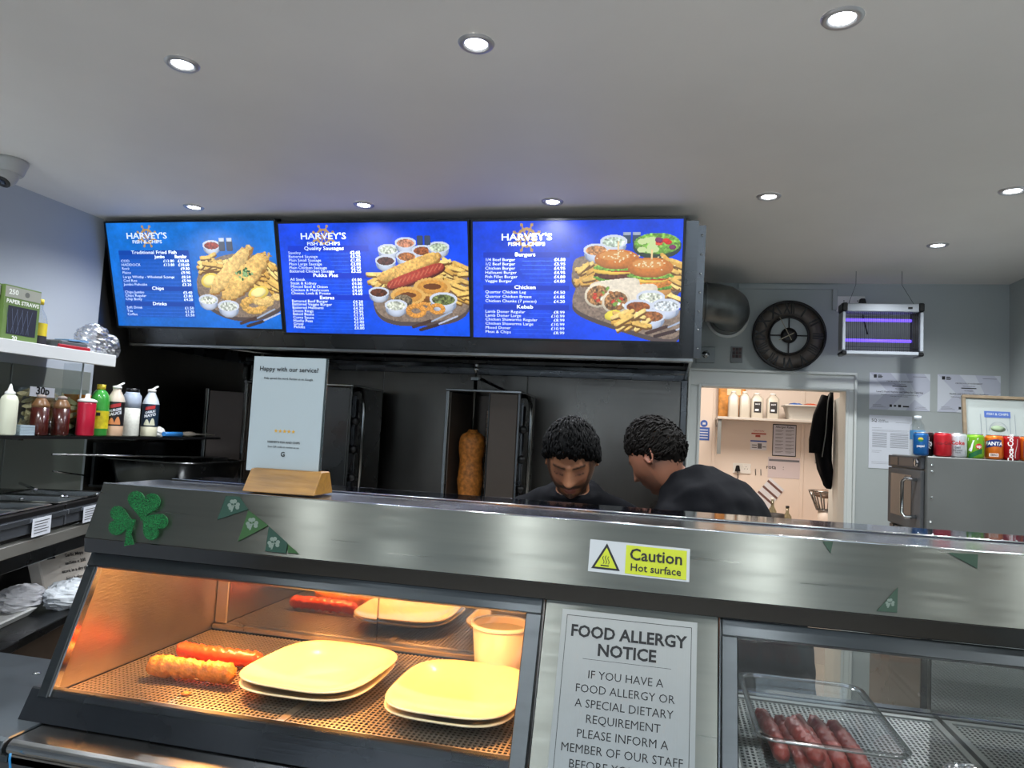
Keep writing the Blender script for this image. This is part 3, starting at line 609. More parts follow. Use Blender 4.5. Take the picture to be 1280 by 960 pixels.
# ---- clear tray of sausages in the cold display
tx0, tx1, ty0, ty1, tz0, tz1 = .146, .350, 1.128, 1.430, 1.1535, 1.226
def rrect(x0, y0, x1, y1, r, z, n=6):
    pts = []
    for cx, cy, a in ((x1-r, y1-r, 0), (x0+r, y1-r, 90), (x0+r, y0+r, 180), (x1-r, y0+r, 270)):
        for k in range(n+1): th = math.radians(a+90*k/n); pts.append((cx+r*math.cos(th), cy+r*math.sin(th), z))
    return pts
def loft(rings, sm=True, cap=False):
    mb = MB(); n = len(rings[0]); vs = [p for r in rings for p in r]
    mb.add(vs, [(i*n+k, i*n+(k+1) % n, (i+1)*n+(k+1) % n, (i+1)*n+k) for i in range(len(rings)-1) for k in range(n)], sm)
    if cap: mb.f.append(tuple(range((len(rings)-1)*n, len(rings)*n))); mb.sm.append(False)
    return mb
t = thing('clear_tray', 'clear plastic container holding raw sausages in the cold display', 'container', (.25, 1.28, 1.1535))
part('tray_body', loft([rrect(tx0+.02, ty0+.02, tx1-.02, ty1-.02, .02, tz0), rrect(tx0+.010, ty0+.010, tx1-.010, ty1-.010, .022, tz0+.012), rrect(tx0+.004, ty0+.004, tx1-.004, ty1-.004, .024, tz1-.004)]), acryl, t)
part('base', MB().box(tx0+.021, ty0+.021, tz0, tx1-.021, ty1-.021, tz0+.0015), acryl, t)
part('rim', loft([rrect(tx0+.005, ty0+.005, tx1-.005, ty1-.005, .024, tz1-.004), rrect(tx0-.004, ty0-.004, tx1+.004, ty1+.004, .03, tz1-.003), rrect(tx0-.005, ty0-.005, tx1+.005, ty1+.005, .03, tz1+.001), rrect(tx0+.004, ty0+.004, tx1-.004, ty1-.004, .024, tz1+.002)]), glassmat('rim_plastic', (.72, .76, .78), .36, .12), t)
for i, (x, dx, yb, yf, l) in enumerate([(.178, .012, 1.385, 1.20, 'leftmost raw sausage in the clear container'), (.206, .014, 1.362, 1.175, 'second raw sausage from the left in the clear container'), (.236, .012, 1.378, 1.185, 'middle raw sausage in the clear container'), (.266, .008, 1.380, 1.19, 'fourth raw sausage from the left in the clear container'), (.295, .010, 1.375, 1.18, 'rightmost raw sausage in the clear container')]):
    blob_tube('raw_sausage', (x, yb, 1.1505+.006), (x+dx, yf, 1.1505+.006), .0128, .004, saus_raw, .015, lab=l, grp='raw sausages in the clear container')
blob_tube('raw_sausage', (.215, 1.30, 1.1505+.03), (.232, 1.155, 1.1505+.03), .0125, .003, saus_raw, .015, lab='raw sausage lying across the top of the others', grp='raw sausages in the clear container')
# crinkled food bag and pink item at the front right of the cold display
def crinkle(name, c, r, lab, cat, mt, seed, sx=1, sy=1, sz=.6, n=26):
    rr = np.random.RandomState(seed); mb = MB(); ks = rr.randn(9, 3)*5; ph = rr.rand(9)*6.28; vs = []
    for i in range(n+1):
        for j in range(n):
            th = PI*i/n; p = 2*PI*j/n; d = np.array([math.sin(th)*math.cos(p), math.sin(th)*math.sin(p), math.cos(th)])
            f = 1+.10*sum(abs(math.sin(d@k+q)) for k, q in zip(ks, ph))/2-.25+rr.randn()*.03
            vs.append((c[0]+d[0]*r*f*sx, c[1]+d[1]*r*f*sy, c[2]+d[2]*r*f*sz))
    mb.add(vs, [(i*n+j, i*n+(j+1) % n, (i+1)*n+(j+1) % n, (i+1)*n+j) for i in range(n) for j in range(n)], False)
    return solo(name, mb, mt, lab, cat, c)
crinkle('food_bag', (.448, 1.215, 1.172), .032, 'crinkled clear food bag right of the sausage container', 'bag', film, 3)
blob_tube('pink_sausage', (.495, 1.215, 1.1535), (.60, 1.222, 1.1535), .014, .004, mat('pink_meat', (206, 130, 108), .4, vary=.2, vscale=(60, 60, 60)), .05, lab='pale pink sausage at the lower right corner in the cold display')
# ---- signs on the counter
def canopy(x, z, off=.0015):   # point on the canopy panel
    return V(x, 1.147+(z-1.414)/.098*.033-off, z)
cx_, cy_ = V(1, 0, 0), V(0, .033, .098).normalized()
t = thing('hot_surface_sign', 'yellow and white hot surface warning sticker on the steel canopy', 'sign', tuple(canopy(-.04, 1.455)))
q = [PY(738, 674, 1.16), PY(862, 687, 1.16)]
def CP(x, y, off=.001):  # pixel to canopy plane
    d = ray(x, y); n = V(0, -.098, .033).normalized(); p0 = V(0, 1.147, 1.414); return CAM+d*((p0-CAM).dot(n)/d.dot(n))+n*off
tl, tr_, bl = CP(738, 674), CP(862.5, 686.5), CP(737, 714)
xd = (tr_-tl); yd = cy_*((tl-bl).length); o = tl-yd; xn = xd.normalized(); n_ = xn.cross(cy_)
part('backing', MB().obox(o, xd, yd, -n_*.0008), mat('sticker_white', (190, 194, 196), .5), t)
def on(a, b, off=.0004): return o+xd*a+yd*b+n_*off
yel = mat('sign_yellow', (190, 200, 28), .45)
part('yellow_panel', MB().obox(on(.37, .05), xd*.60, yd*.88, n_*.0002), yel, t)
tri = [(.03, .10), (.32, .10), (.175, .92)]; part('triangle', MB().prism([on(a, b_, .0004) for a, b_ in tri], n_*.0002), ink, t)
tri = [(.065, .16), (.285, .16), (.175, .78)]; part('triangle_fill', MB().prism([on(a, b_, .0007) for a, b_ in tri], n_*.0002), yel, t)
sy = MB()
for k in range(3):
    pts = [on(.145+k*.026+.008*math.sin(q_*PI*2), .27+.26*q_-abs(k-1)*.02*q_, .0012) for q_ in [i/8 for i in range(9)]]
    for i in range(8): sy.obox(pts[i], xn*.0011, pts[i+1]-pts[i], n_*.0002)
sy.obox(on(.125, .20, .0012), xn*.013, yd*.035, n_*.0002)
part('heat_symbol', sy, ink, t)
tx = MB(); put_text(tx, 'Caution', .0255, on(.67, .64, .0008), xn, cy_, .018); put_text(tx, 'Hot surface', .0165, on(.67, .25, .0008), xn, cy_, .012); part('lettering', tx, ink, t)
# allergy notice
def FPx(x, z, off=.004): return V(x, fp(z, off), z)
sl = V(0, .085, .214).normalized(); sn = V(1, 0, 0).cross(sl)
t = thing('allergy_notice', 'brushed metal food allergy notice on the panel between the windows', 'sign', tuple(FPx(-.05, 1.2)))
o = FPx(-.155, 1.373)-sl*.262; xd = V(.209, 0, 0); yd = sl*.262
part('plate', MB().obox(o, xd, yd, sn*.0012), mat('notice_steel', (150, 153, 151), .38, .85, bump=.1, bscale=(300, 4, 4)), t)
def on(a, b, off=.0015): return o+V(1, 0, 0)*a+sl*b+sn*off
bm = MB()
for (x0, y0, x1, y1) in ((.008, .253, .201, .2538), (.008, .010, .201, .0108), (.008, .0108, .0088, .253), (.2002, .0108, .201, .253), (.038, .1905, .172, .1910)): bm.obox(on(x0, y0, .0013), V(x1-x0, 0, 0), sl*(y1-y0), sn*.0002)
part('border', bm, ink, t)
tx = MB(); put_text(tx, 'FOOD ALLERGY', .0245, on(.1045, .230), (1, 0, 0), sl, .028, sx=1.0); put_text(tx, 'NOTICE', .0245, on(.1045, .205), (1, 0, 0), sl, .028, sx=1.0)
for k, s_ in enumerate(['IF YOU HAVE A', 'FOOD ALLERGY OR', 'A SPECIAL DIETARY', 'REQUIREMENT', 'PLEASE INFORM A', 'MEMBER OF OUR STAFF', 'BEFORE YOU PLACE', 'YOUR ORDER.']):
    put_text(tx, s_, .0166, on(.1045, .1685-k*.0206), (1, 0, 0), sl, -.004, sx=1.0)
part('lettering', tx, ink, t)
# shamrock
glit = mat('green_glitter', (24, 128, 66), .35, metal=.5, bump=3.0, bscale=(600, 600, 600), vary=.9, vscale=(420, 420, 420), detail=1, spec=.9)
t = thing('shamrock_decoration', 'green glitter shamrock stuck to the left end of the canopy', 'decoration', tuple(CP(170, 645)))
def heart(cx, cy, R, rot):
    pts = []
    for k in range(40):
        a = 2*PI*k/40; x = 16*math.sin(a)**3/16*1.02; y = (13*math.cos(a)-5*math.cos(2*a)-2*math.cos(3*a)-math.cos(4*a))/16
        pts.append((cx+R*(x*math.cos(rot)-y*math.sin(rot)), cy+R*(x*math.sin(rot)+y*math.cos(rot))))
    return pts
for cx0, cy0, R, ro_ in ((182, 631, 20, -.15), (153, 652, 18, 1.45), (194, 657, 18, -2.25)):
    pts = [CP(x, 2*cy0-y, .004) for x, y in heart(cx0, cy0, R, ro_)]
    part('leaf', MB().prism(pts, (0, -.0028, .0009)), glit, t, bev=.0008)
part('stem', MB().prism([CP(x, y, .0038) for x, y in ((164, 650), (172, 650), (166, 668), (170, 681), (158, 683), (160, 668))], (0, -.0022, .0007)), glit, t)
for ex in (172.5, 186): part('bead', MB().lathe([(.0016, 0), (.001, .0015)], CP(ex, 624, .0072), 10, tuple(V(0, -.098, .033))), blk, t)
# bunting reflected in the canopy steel, painted as thin green pieces
gA = mat('reflected_dark_green', (14, 58, 44), .6, vary=.1); gB = mat('reflected_green', (34, 76, 30), .6, vary=.1); clo = mat('clover_reflection', (112, 126, 116), .6)
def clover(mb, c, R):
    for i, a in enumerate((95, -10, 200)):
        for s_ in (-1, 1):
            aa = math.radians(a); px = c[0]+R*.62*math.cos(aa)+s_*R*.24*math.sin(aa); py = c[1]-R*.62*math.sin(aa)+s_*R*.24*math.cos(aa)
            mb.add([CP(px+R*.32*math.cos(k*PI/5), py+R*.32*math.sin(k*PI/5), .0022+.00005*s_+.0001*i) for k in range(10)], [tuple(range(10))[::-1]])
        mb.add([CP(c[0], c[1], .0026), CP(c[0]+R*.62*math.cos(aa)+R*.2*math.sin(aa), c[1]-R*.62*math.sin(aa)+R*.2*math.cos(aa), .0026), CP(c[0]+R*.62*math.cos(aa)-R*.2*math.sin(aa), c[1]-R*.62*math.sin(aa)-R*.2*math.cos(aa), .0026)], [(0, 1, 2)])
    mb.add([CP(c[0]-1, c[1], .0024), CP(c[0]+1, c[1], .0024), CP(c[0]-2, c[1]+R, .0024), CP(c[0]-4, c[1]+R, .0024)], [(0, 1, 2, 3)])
def pennant_reflection(pts, mt, c, R, lab, grp='green clover bunting flags on the canopy'):  # the flags are painted reflections of bunting in the canopy steel
    t = thing('bunting_reflection', lab, 'bunting flag', tuple(CP(*c)), grp)
    fl_o = part('flag_reflection', MB().prism([CP(*p, .0012) for p in pts], V(0, -.098, .033).normalized()*.0006), mt, t)
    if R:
        mb = MB(); clover(mb, c, R); part('clover_reflection', mb, clo, fl_o)
pennant_reflection([(283, 620), (300, 621), (311, 637), (272, 650)], gA, (293, 632), 8, 'leftmost bunting flag, highest, near the shamrock')  # painted bunting reflection
pennant_reflection([(311, 638), (336, 657), (298, 677)], gB, (316, 655), 8, 'second bunting flag from the left, lighter green')  # painted bunting reflection
pennant_reflection([(336.5, 658), (360, 679), (358, 692), (332, 689)], gA, (343, 679), 8, 'third bunting flag from the left, dark green')  # painted bunting reflection
pennant_reflection([(360.5, 680), (374, 692.5), (360, 691)], gB, (365, 688), 0, 'lowest small piece of the left bunting string')  # painted bunting reflection
gC = mat('faint_reflection', (50, 72, 58), .5, .4)  # dull green for the blurred bunting reflections painted at the right
pennant_reflection([(1095, 764), (1122, 734), (1121, 766)], gC, (1112, 754), 6, 'faint bunting flag low on the right of the canopy')  # painted blurred bunting reflection
pennant_reflection([(1184, 691), (1222, 693), (1221, 711)], gC, (1212, 698), 0, 'faint bunting flag under the canopy edge at right')  # painted blurred bunting reflection
pennant_reflection([(1028, 677), (1041, 677.5), (1038, 692)], gC, (1036, 682), 0, 'small faint bunting flag right of the warning sticker')  # painted blurred bunting reflection
# sign holder on the counter
R_ = .05; ca, sa = math.cos(R_), math.sin(R_)
A1, A2 = V(ca, sa, 0), V(-sa, ca, 0); O = V(-.772, 1.20, 1.515)
t = thing('sign_stand', 'white service review card standing in a slotted wooden block', 'table sign', tuple(O+A1*.07+A2*.04))
b = MB(); b.prism([O, O+A2*.085, O+A2*.065+V(0, 0, .042), O+A2*.028+V(0, 0, .042)], A1*.143)
part('wooden_base', b, wood, t, bev=.0015)
S = O+A2*.048+V(0, 0, .036)-A1*.022
part('acrylic_holder', MB().obox(S+A2*.0026, A1*.153, A2*.003, V(0, 0, .222)), acryl, t)
card_o = part('card', MB().obox(S, A1*.149, A2*.002, V(0, .0, .222)), mat('card_white', (172, 184, 188), .5), t)
part('holder_edge', MB().obox(S+A1*.1495, A1*.0018, A2*.006, V(0, 0, .222)), mat('dark_edge', (40, 52, 52), .2), t)
tx = MB(); zz = V(0, 0, 1)
def on(a, b): return S+A1*a+zz*b-A2*.0006
put_text(tx, 'Happy with our service?', .0125, on(.0745, .198), A1, zz, .012); put_text(tx, 'Help spread the word. Review us on Google', .0056, on(.0745, .180), A1, zz, .012)
put_text(tx, "HARVEY'S FISH AND CHIPS", .0056, on(.0745, .057), A1, zz, .02); put_text(tx, 'Scan QR code to review us on', .0052, on(.0745, .048), A1, zz, .012); put_text(tx, 'G', .0125, on(.0745, .034), A1, zz, .02)
part('lettering', tx, ink, card_o)
st = MB()
for k in range(5):
    c = on(.0565+k*.009, .0785); st.add([c+A1*(.0042*(1 if i % 2 == 0 else .42)*math.sin(PI*i/5))+zz*(.0042*(1 if i % 2 == 0 else .42)*math.cos(PI*i/5)) for i in range(10)], [tuple(range(10))[::-1]])
part('rating_stars', st, mat('star_gold', (214, 160, 40), .5), card_o)

# =============================================================== RIGHT SIDE: microwave, cans, frame
cabs = thing('steel_cabinet', 'tall stainless steel cabinet under the microwave at right', 'cabinet', (1.3, 3.3, 0))
part('body', MB().box(.93, 2.93, .05, 1.72, 3.6, 1.315), steel_d, cabs, bev=.004)
part('side_door', MB().box(.95, 2.922, .1, 1.30, 2.9295, 1.30), steel_s, cabs, bev=.003)
part('side_door', MB().box(1.31, 2.922, .1, 1.70, 2.9295, 1.30), steel_s, cabs, bev=.003)
mwv = thing('microwave_oven', 'large stainless steel commercial microwave with drink cans on top', 'microwave', (1.25, 3.17, 1.32))
part('case', MB().box(.950, 2.95, 1.335, 1.50, 3.39, 1.643), mat('microwave_steel', (120, 122, 120), .45, .5, vary=.06, bump=.05, bscale=(3, 3, 90)), mwv, bev=.003)
part('door', MB().box(.936, 2.975, 1.355, .9495, 3.385, 1.588), mat('microwave_door', (78, 80, 82), .5, 0, spec=.2), mwv, bev=.003)
mdoor = bpy.data.objects['door']; part('door_glass', MB().box(.9345, 3.08, 1.395, .9358, 3.34, 1.565), mat('dark_glass', (40, 42, 44), .12), mdoor)
part('control_panel', MB().box(.936, 2.975, 1.592, .9495, 3.385, 1.640), mat('panel_grey', (70, 72, 76), .5, 0, spec=.2), mwv, bev=.002)
cpan = bpy.data.objects['control_panel']; part('display_window', MB().box(.9345, 3.25, 1.600, .9358, 3.35, 1.632), blk, cpan)
part('keypad', MB().box(.9345, 3.06, 1.600, .9358, 3.23, 1.632), mat('keypad', (52, 54, 58), .4), cpan)
part('dial', MB().lathe([(.016, 0), (.016, .006), (.012, .011), (.001, .011)], (.936, 3.01, 1.616), 20, (-1, 0, 0)), rim, cpan)
part('door_handle', MB().tube([(.936, 3.02, 1.55), (.90, 3.03, 1.555), (.893, 3.05, 1.54), (.893, 3.05, 1.42), (.90, 3.03, 1.405), (.936, 3.02, 1.41)], .007, 10), rim, mdoor)
for y in (2.99, 3.35):
    for x in (.975, 1.46): part('foot', MB().lathe([(.018, 0), (.018, .02)], (x, y, 1.3152), 14), blk, mwv)
vent = MB()
for k in range(5): vent.box(.9345, 3.02+k*.07, 1.339, .9495, 3.07+k*.07, 1.351)
part('vent_slots', vent, blk, mwv, kind='stuff')
for x, z in ((.966, 1.612), (.966, 1.587), (.966, 1.49+.0), (.962, 1.40)): part('screw', MB().lathe([(.005, 0), (.0045, .002), (.001, .003)], (x, 2.95, z), 12, (0, -1, 0)), rim, mwv)

def wrap(cx, cy, z0, R, ang0):   # flat (x,y) -> cylinder surface, centred on direction ang0
    return lambda a, b: (cx+(R+.0003)*math.sin(ang0+a/R), cy-(R+.0003)*math.cos(ang0+a/R), z0+b)
alu = mat('can_metal', (196, 198, 200), .25, .9)
def patch(mb, fn, x0, x1, y0, y1, nx=10, ny=1, off=0, shape=None):
    vs = []
    for j in range(ny+1):
        for i in range(nx+1):
            a = x0+(x1-x0)*i/nx; b_ = y0+(y1-y0)*j/ny
            if shape: a, b_ = shape(a, b_)
            vs.append(fn(a, b_))
    mb.add(vs, [(j*(nx+1)+i, j*(nx+1)+i+1, (j+1)*(nx+1)+i+1, (j+1)*(nx+1)+i) for j in range(ny) for i in range(nx)], True)
def can(x, y, col, lab, deco, rough=.28, h=.092, R=.030):
    z = 1.6435
    t = thing('drink_can', lab, 'can', (x, y, z), 'drink cans lined up on the microwave')
    ang = math.atan2(x, y)  # towards the viewer side of the can
    k = h/.092
    part('can_body', MB().lathe([(R*.74, .0005), (R*.93, .005*k), (R, .010*k), (R, .079*k), (R*.97, .083*k), (R*.86, .0885*k)], (x, y, z), 36), mat('can_paint_%d_%d_%d' % col, col, rough, .35), t)
    part('lid', MB().lathe([(R*.86, .0886*k), (R*.88, .0915*k), (R*.84, .092*k), (R*.80, .0895*k), (.001, .0892*k)], (x, y, z), 30), alu, t)
    part('base_rim', MB().lathe([(R*.70, 0), (R*.75, .0004), (R*.70, .002)], (x, y, z), 24), alu, t)
    ang2 = -math.atan2(x, y)
    fn = wrap(x, y, z+.045*k, R, ang2)
    for nm, mt, mb in deco(fn): part(nm, mb, mt, t)
def m_(col): return mat('print_%d_%d_%d' % col, col, .35)
def d_pepsi(fn):
    a = MB(); 
    for k, c in enumerate(((214, 60, 50), (236, 236, 236), (60, 150, 220))): pass
    o1 = MB(); map_text(o1, 'pepsi', .013, lambda p, q: fn(p, q-.006)); 
    c1 = MB(); patch(c1, lambda p, q: fn(p, q+.018), -.009, .009, 0, .008, 8, 4, shape=lambda p, q: (p*math.sqrt(max(0, 1-(q/.009)**2)), q))
    c2 = MB(); patch(c2, lambda p, q: fn(p, q+.018), -.009, .009, -.008, 0, 8, 4, shape=lambda p, q: (p*math.sqrt(max(0, 1-(q/.009)**2)), q))
    return [('lettering', m_((230, 236, 240)), o1), ('logo_top', m_((216, 196, 60)), c1), ('logo_bottom', m_((40, 120, 70)), c2)]
def d_max(fn):
    o1 = MB(); map_text(o1, 'pepsi', .022, lambda p, q: fn(p+.006, q+.006), rot=PI/2); map_text(o1, 'MAX', .010, lambda p, q: fn(p-.004, q-.034), .03); map_text(o1, 'O', .03, lambda p, q: fn(p+.012, q), .04)
    return [('lettering', m_((226, 228, 230)), o1)]
def d_coke(col, colt):
    def f(fn):
        o1 = MB(); map_text(o1, 'Coca-Cola', .0165, lambda p, q: fn(p, q+.006), .02, 1.0); return [('lettering', m_(colt), o1)]
    return f
def d_diet(fn):
    o1 = MB(); map_text(o1, 'Coke', .021, lambda p, q: fn(p, q+.010), .03); o2 = MB(); map_text(o2, 'DIET', .009, lambda p, q: fn(p, q-.008), .03); map_text(o2, 'THE GREAT', .0062, lambda p, q: fn(p, q-.018), .02); map_text(o2, 'TASTE', .0062, lambda p, q: fn(p, q-.026), .02)
    return [('lettering', m_((190, 30, 36)), o1), ('small_lettering', m_((70, 72, 76)), o2)]
def d_7(fn):
    o0 = MB(); map_text(o0, '7', .066, lambda p, q: tuple(Vector(fn(p-.009, q+.004))+Vector((0, -.0008, 0))), .04, 1.0); o1 = MB(); patch(o1, lambda p, q: tuple(Vector(fn(p+.012, q+.000))+Vector((0, -.0011, 0))), -.011, .011, -.009, .011, 8, 6, shape=lambda p, q: (p*math.sqrt(max(0, 1-((q-.001)/.0105)**2)), q))
    o2 = MB(); map_text(o2, 'up', .016, lambda p, q: tuple(Vector(fn(p+.012, q+.001))+Vector((0, -.0016, 0))), .03)
    o3 = MB(); patch(o3, fn, -.022, .024, -.036, -.018, 10, 3, shape=lambda p, q: (p, q+.01*math.sin(p*60)))
    return [('dark_band', m_((20, 96, 52)), o3), ('numeral', m_((240, 244, 240)), o0), ('logo_dot', m_((206, 40, 44)), o1), ('lettering', m_((244, 244, 240)), o2)]
def d_fanta(fn):
    o0 = MB(); patch(o0, fn, -.026, .026, .000, .026, 12, 2, shape=lambda p, q: (p, q+.004*math.sin(p*70+1))); o1 = MB(); map_text(o1, 'FANTA', .0185, lambda p, q: tuple(Vector(fn(p, q+.0135))+Vector((0, -.0005, 0))), .03)
    o2 = MB(); patch(o2, fn, -.015, .015, -.034, -.022, 8, 1); o3 = MB(); map_text(o3, 'ZERO', .009, lambda p, q: tuple(Vector(fn(p, q-.028))+Vector((0, -.0005, 0))), .03)
    return [('logo_band', m_((24, 40, 110)), o0), ('lettering', m_((246, 246, 246)), o1), ('badge', m_((240, 226, 214)), o2), ('badge_text', m_((90, 40, 20)), o3)]
def d_cokev(fn):
    o1 = MB(); map_text(o1, 'Coca-Cola', .024, fn, .03, 1.0, rot=PI/2); o2 = MB(); patch(o2, fn, .017, .0185, -.036, .034, 1, 10, shape=lambda p, q: (p+.004*math.sin(q*60), q))
    return [('lettering', m_((244, 240, 238)), o1), ('wave_line', m_((244, 240, 238)), o2)]
def d_back(fn):
    o1 = MB(); patch(o1, fn, -.016, .03, -.032, .028, 10, 2); o2 = MB(); 
    for k in range(6): patch(o2, lambda p, q: tuple(Vector(fn(p, q))+Vector((0, -.0005, 0))), -.010, .014, .018-k*.009, .0215-k*.009, 6, 1)
    return [('label_panel', m_((36, 44, 104)), o1), ('small_print', m_((226, 226, 236)), o2)]
can(.968, 3.03, (24, 24, 26), 'black cola can behind the small blue can', d_max)
can(.925+.012, 2.985, (30, 96, 160), 'blue cola can at the front left, before the water bottle', d_pepsi, h=.088, R=.0265)
can(1.014, 2.99, (196, 34, 44), 'plain red cola can, third from the left', d_coke(0, (120, 16, 24)))
can(1.066, 2.99, (206, 208, 212), 'silver diet cola can with red lettering', d_diet)
can(1.124, 2.99, (120, 180, 40), 'green lemonade can with a large white numeral', d_7)
can(1.187, 2.99, (226, 116, 34), 'orange soda can with a dark blue name band', d_fanta)
can(1.243, 2.99, (170, 22, 30), 'dark red cola can with vertical white script', d_cokev)
can(1.302, 2.99, (222, 112, 38), 'orange can with a blue label panel at the right edge', d_back)
# water bottle
wb_ = thing('water_bottle', 'clear plastic water bottle with blue label at the left end of the cans', 'bottle', (.935+.005, 3.065, 1.6435))
wx, wy = .952, 3.07
part('bottle_body', MB().lathe([(.024, .0), (.027, .004), (.027, .10), (.024, .118), (.012, .136), (.011, .142)], (wx, wy, 1.6435), 30), acryl, wb_)
part('label', MB().lathe([(.0273, .062), (.0273, .098)], (wx, wy, 1.6435), 30, cap=False), mat('water_label', (70, 130, 176), .4), wb_)
part('cap', MB().lathe([(.0125, .142), (.0125, .154), (.001, .155)], (wx, wy, 1.6435), 20), mat('pale_cap', (206, 214, 220), .4), wb_)
# framed print
fl = PY(1204, 562, 3.2); ft = PY(1213, 495, 3.3)
t = thing('framed_picture', 'wooden framed chip shop print leaning on the wall behind the cans', 'framed picture', (1.36, 3.30, 1.6435))
fo, fx, fy = V(1.19, 3.27, 1.6435), V(.34, .02, 0), V(0.02, .09, .265); fxn, fyn = fx.normalized(), fy.normalized(); fnn = fxn.cross(fyn)
part('print', MB().obox(fo+fxn*.012+fyn*.012-fnn*.004, fx-fxn*.024, fy-fyn*.024, fnn*.002), mat('print_paper', (196, 198, 196), .5), t)
part('mount_board', MB().obox(fo-fnn*.009, fx, fy, fnn*.004), greyp, t)
for o_, a_, b_ in ((fo, fx, fyn*.013), (fo+fy-fyn*.013, fx, fyn*.013)): part('frame_bar', MB().obox(o_-fnn*.004, a_, b_, fnn*.012), framew, t, bev=.001)
for o_ in (fo, fo+fx-fxn*.013): part('frame_bar', MB().obox(o_+fyn*.0131-fnn*.004, fxn*.013, fy-fyn*.0262, fnn*.012), framew, t, bev=.001)
def fon(a, b, off=-.0015): return fo+fxn*a+fyn*b+fnn*off
mb = MB(); mb.obox(fon(.085, .185), fxn*.10, fyn*.028, fnn*.0008); part('shop_sign_print', mb, mat('print_blue', (84, 112, 190), .5), t)
mb = MB(); put_text(mb, 'FISH & CHIPS', .0145, fon(.135, .199, .0), fxn, fyn, .02); part('lettering', mb, paper, t)
mb = MB()
for k in range(20):
    a0_, a1_ = PI*k/20, PI*(k+1)/20; mb.obox(fon(.135+.035*math.cos(a0_), .125+.04*math.sin(a0_), -.001), fxn*.0016, (fxn*(.035*(math.cos(a1_)-math.cos(a0_)))+fyn*(.04*(math.sin(a1_)-math.sin(a0_)))), fnn*.0006)
for x0, y0, w0, h0 in ((.09, .06, .0016, .125), (.18, .06, .0016, .125), (.07, .06, .0014, .14), (.20, .06, .0014, .14)): mb.obox(fon(x0, y0, -.001), fxn*w0, fyn*h0, fnn*.0006)
part('line_drawing', mb, mat('print_grey', (140, 146, 160), .6), t)
part('fish_print', MB().lathe([(.028, 0), (.001, .0006)], fon(.135, .135, -.0012), 20, tuple(fnn), sy=.5), mat('print_green', (170, 186, 150), .6), t)
part('picture_glass', MB().obox(fo+fxn*.013+fyn*.013+fnn*.001, fx-fxn*.026, fy-fyn*.026, fnn*.0012), clear, t)
# =============================================================== BACK WALL RIGHT
t = thing('wall_clock', 'large round black wall clock with Roman numerals above the doorway', 'clock', (.632, 4.18, 2.265))
cc = V(.632, 4.165, 2.267); Rr = .195; AX = (0, -1, 0)
part('outer_ring', MB().lathe([(Rr-.012, 0), (Rr, 0), (Rr, .022), (Rr-.012, .022), (Rr-.012, 0)], cc, 64, AX, cap=False), blkm, t)
part('inner_ring', MB().lathe([(.098, 0), (.108, 0), (.108, .020), (.098, .020), (.098, 0)], cc, 48, AX, cap=False), blkm, t)
bandc = part('numeral_band', MB().lathe([(.107, .004), (Rr-.011, .004), (Rr-.011, .007), (.107, .007), (.107, .004)], cc, 64, AX, cap=False), mat('clock_band', (96, 88, 80), .55, .3, vary=.15, vscale=(20, 20, 20)), t)
part('hub', MB().lathe([(.043, .006), (.043, .016), (.020, .018), (.001, .018)], cc, 32, AX), blkm, t)
part('backing_disc', MB().lathe([(.1, -.004), (.1, .0)], cc, 32, AX), wall_g, t)
for k in range(4):
    a = k*PI/2; d = V(math.sin(a), 0, math.cos(a)); s_ = V(math.cos(a), 0, -math.sin(a)); part('spoke', MB().obox(cc+d*.042-s_*.0035+V(0, -.006, 0), d*.058, s_*.007, V(0, -.008, 0)), blkm, t)
for k, s_ in enumerate(['XII', 'I', 'II', 'III', 'IIII', 'V', 'VI', 'VII', 'VIII', 'IX', 'X', 'XI']):
    a = k*PI/6; d = V(math.sin(a), 0, math.cos(a)); q = V(math.cos(a), 0, -math.sin(a)); mb = MB(); wn = len(s_)
    put_text(mb, s_, .088, cc+d*.151+V(0, -.008, 0), q, d, .02, sx=.55 if wn > 2 else .75, off=.002); part('numeral', mb, mat('numeral_black', (8, 8, 8), .3), bandc)
for a, L, w_ in ((-27, .115, .004), (-118, .06, .005)):
    a = math.radians(a); d = V(math.sin(a), 0, math.cos(a)); q = V(math.cos(a), 0, -math.sin(a)); part('hand', MB().obox(cc-d*.03-q*w_/2+V(0, -.021, 0), d*(L+.03), q*w_, V(0, -.002, 0)), mat('hand_brass', (150, 142, 124), .3, .8), t)
# fly killer
FX0, FX1, FZ0, FZ1, FY = .842, 1.218, 2.135, 2.395, 3.90
t = thing('fly_killer', 'wall hung electric fly killer with two violet tubes', 'insect killer', (1.03, 3.9, 2.135))
sil = mat('silver_plastic', (176, 182, 190), .35, .35)
part('top_housing', MB().box(FX0+.02, FY-.045, FZ1-.042, FX1-.02, FY+.045, FZ1), sil, t, bev=.004)
part('bottom_tray', MB().box(FX0+.02, FY-.045, FZ0, FX1-.02, FY+.045, FZ0+.018), sil, t, bev=.003)
for x in (FX0, FX1-.016): part('side_bar', MB().box(x, FY-.045, FZ0+.02, x+.016, FY+.045, FZ1-.043), sil, t, bev=.003)
for x in (FX0-.002, FX1-.024):
    for z in (FZ0-.004, FZ1-.040): part('corner_cap', MB().box(x, FY-.049, z, x+.026, FY+.049, z+(.044 if z > 2.3 else .02)), blk, t, bev=.005)
uv = mat('violet_tube', (90, 60, 255), .4, emit=1.6, ecol=(120, 92, 255))
for z in (2.318, 2.213): part('uv_tube', MB().tube([(FX0+.02, FY+.01, z), (FX1-.022, FY+.01, z)], .0078, 12), uv, t)
for k in range(37):
    x = FX0+.024+k*.0092; part('grid_wire', MB().tube([(x, FY-.030, FZ0+.018), (x, FY-.030, FZ1-.042)], .0011, 4), mat('wire_grey', (70, 70, 78), .4, .6), t)
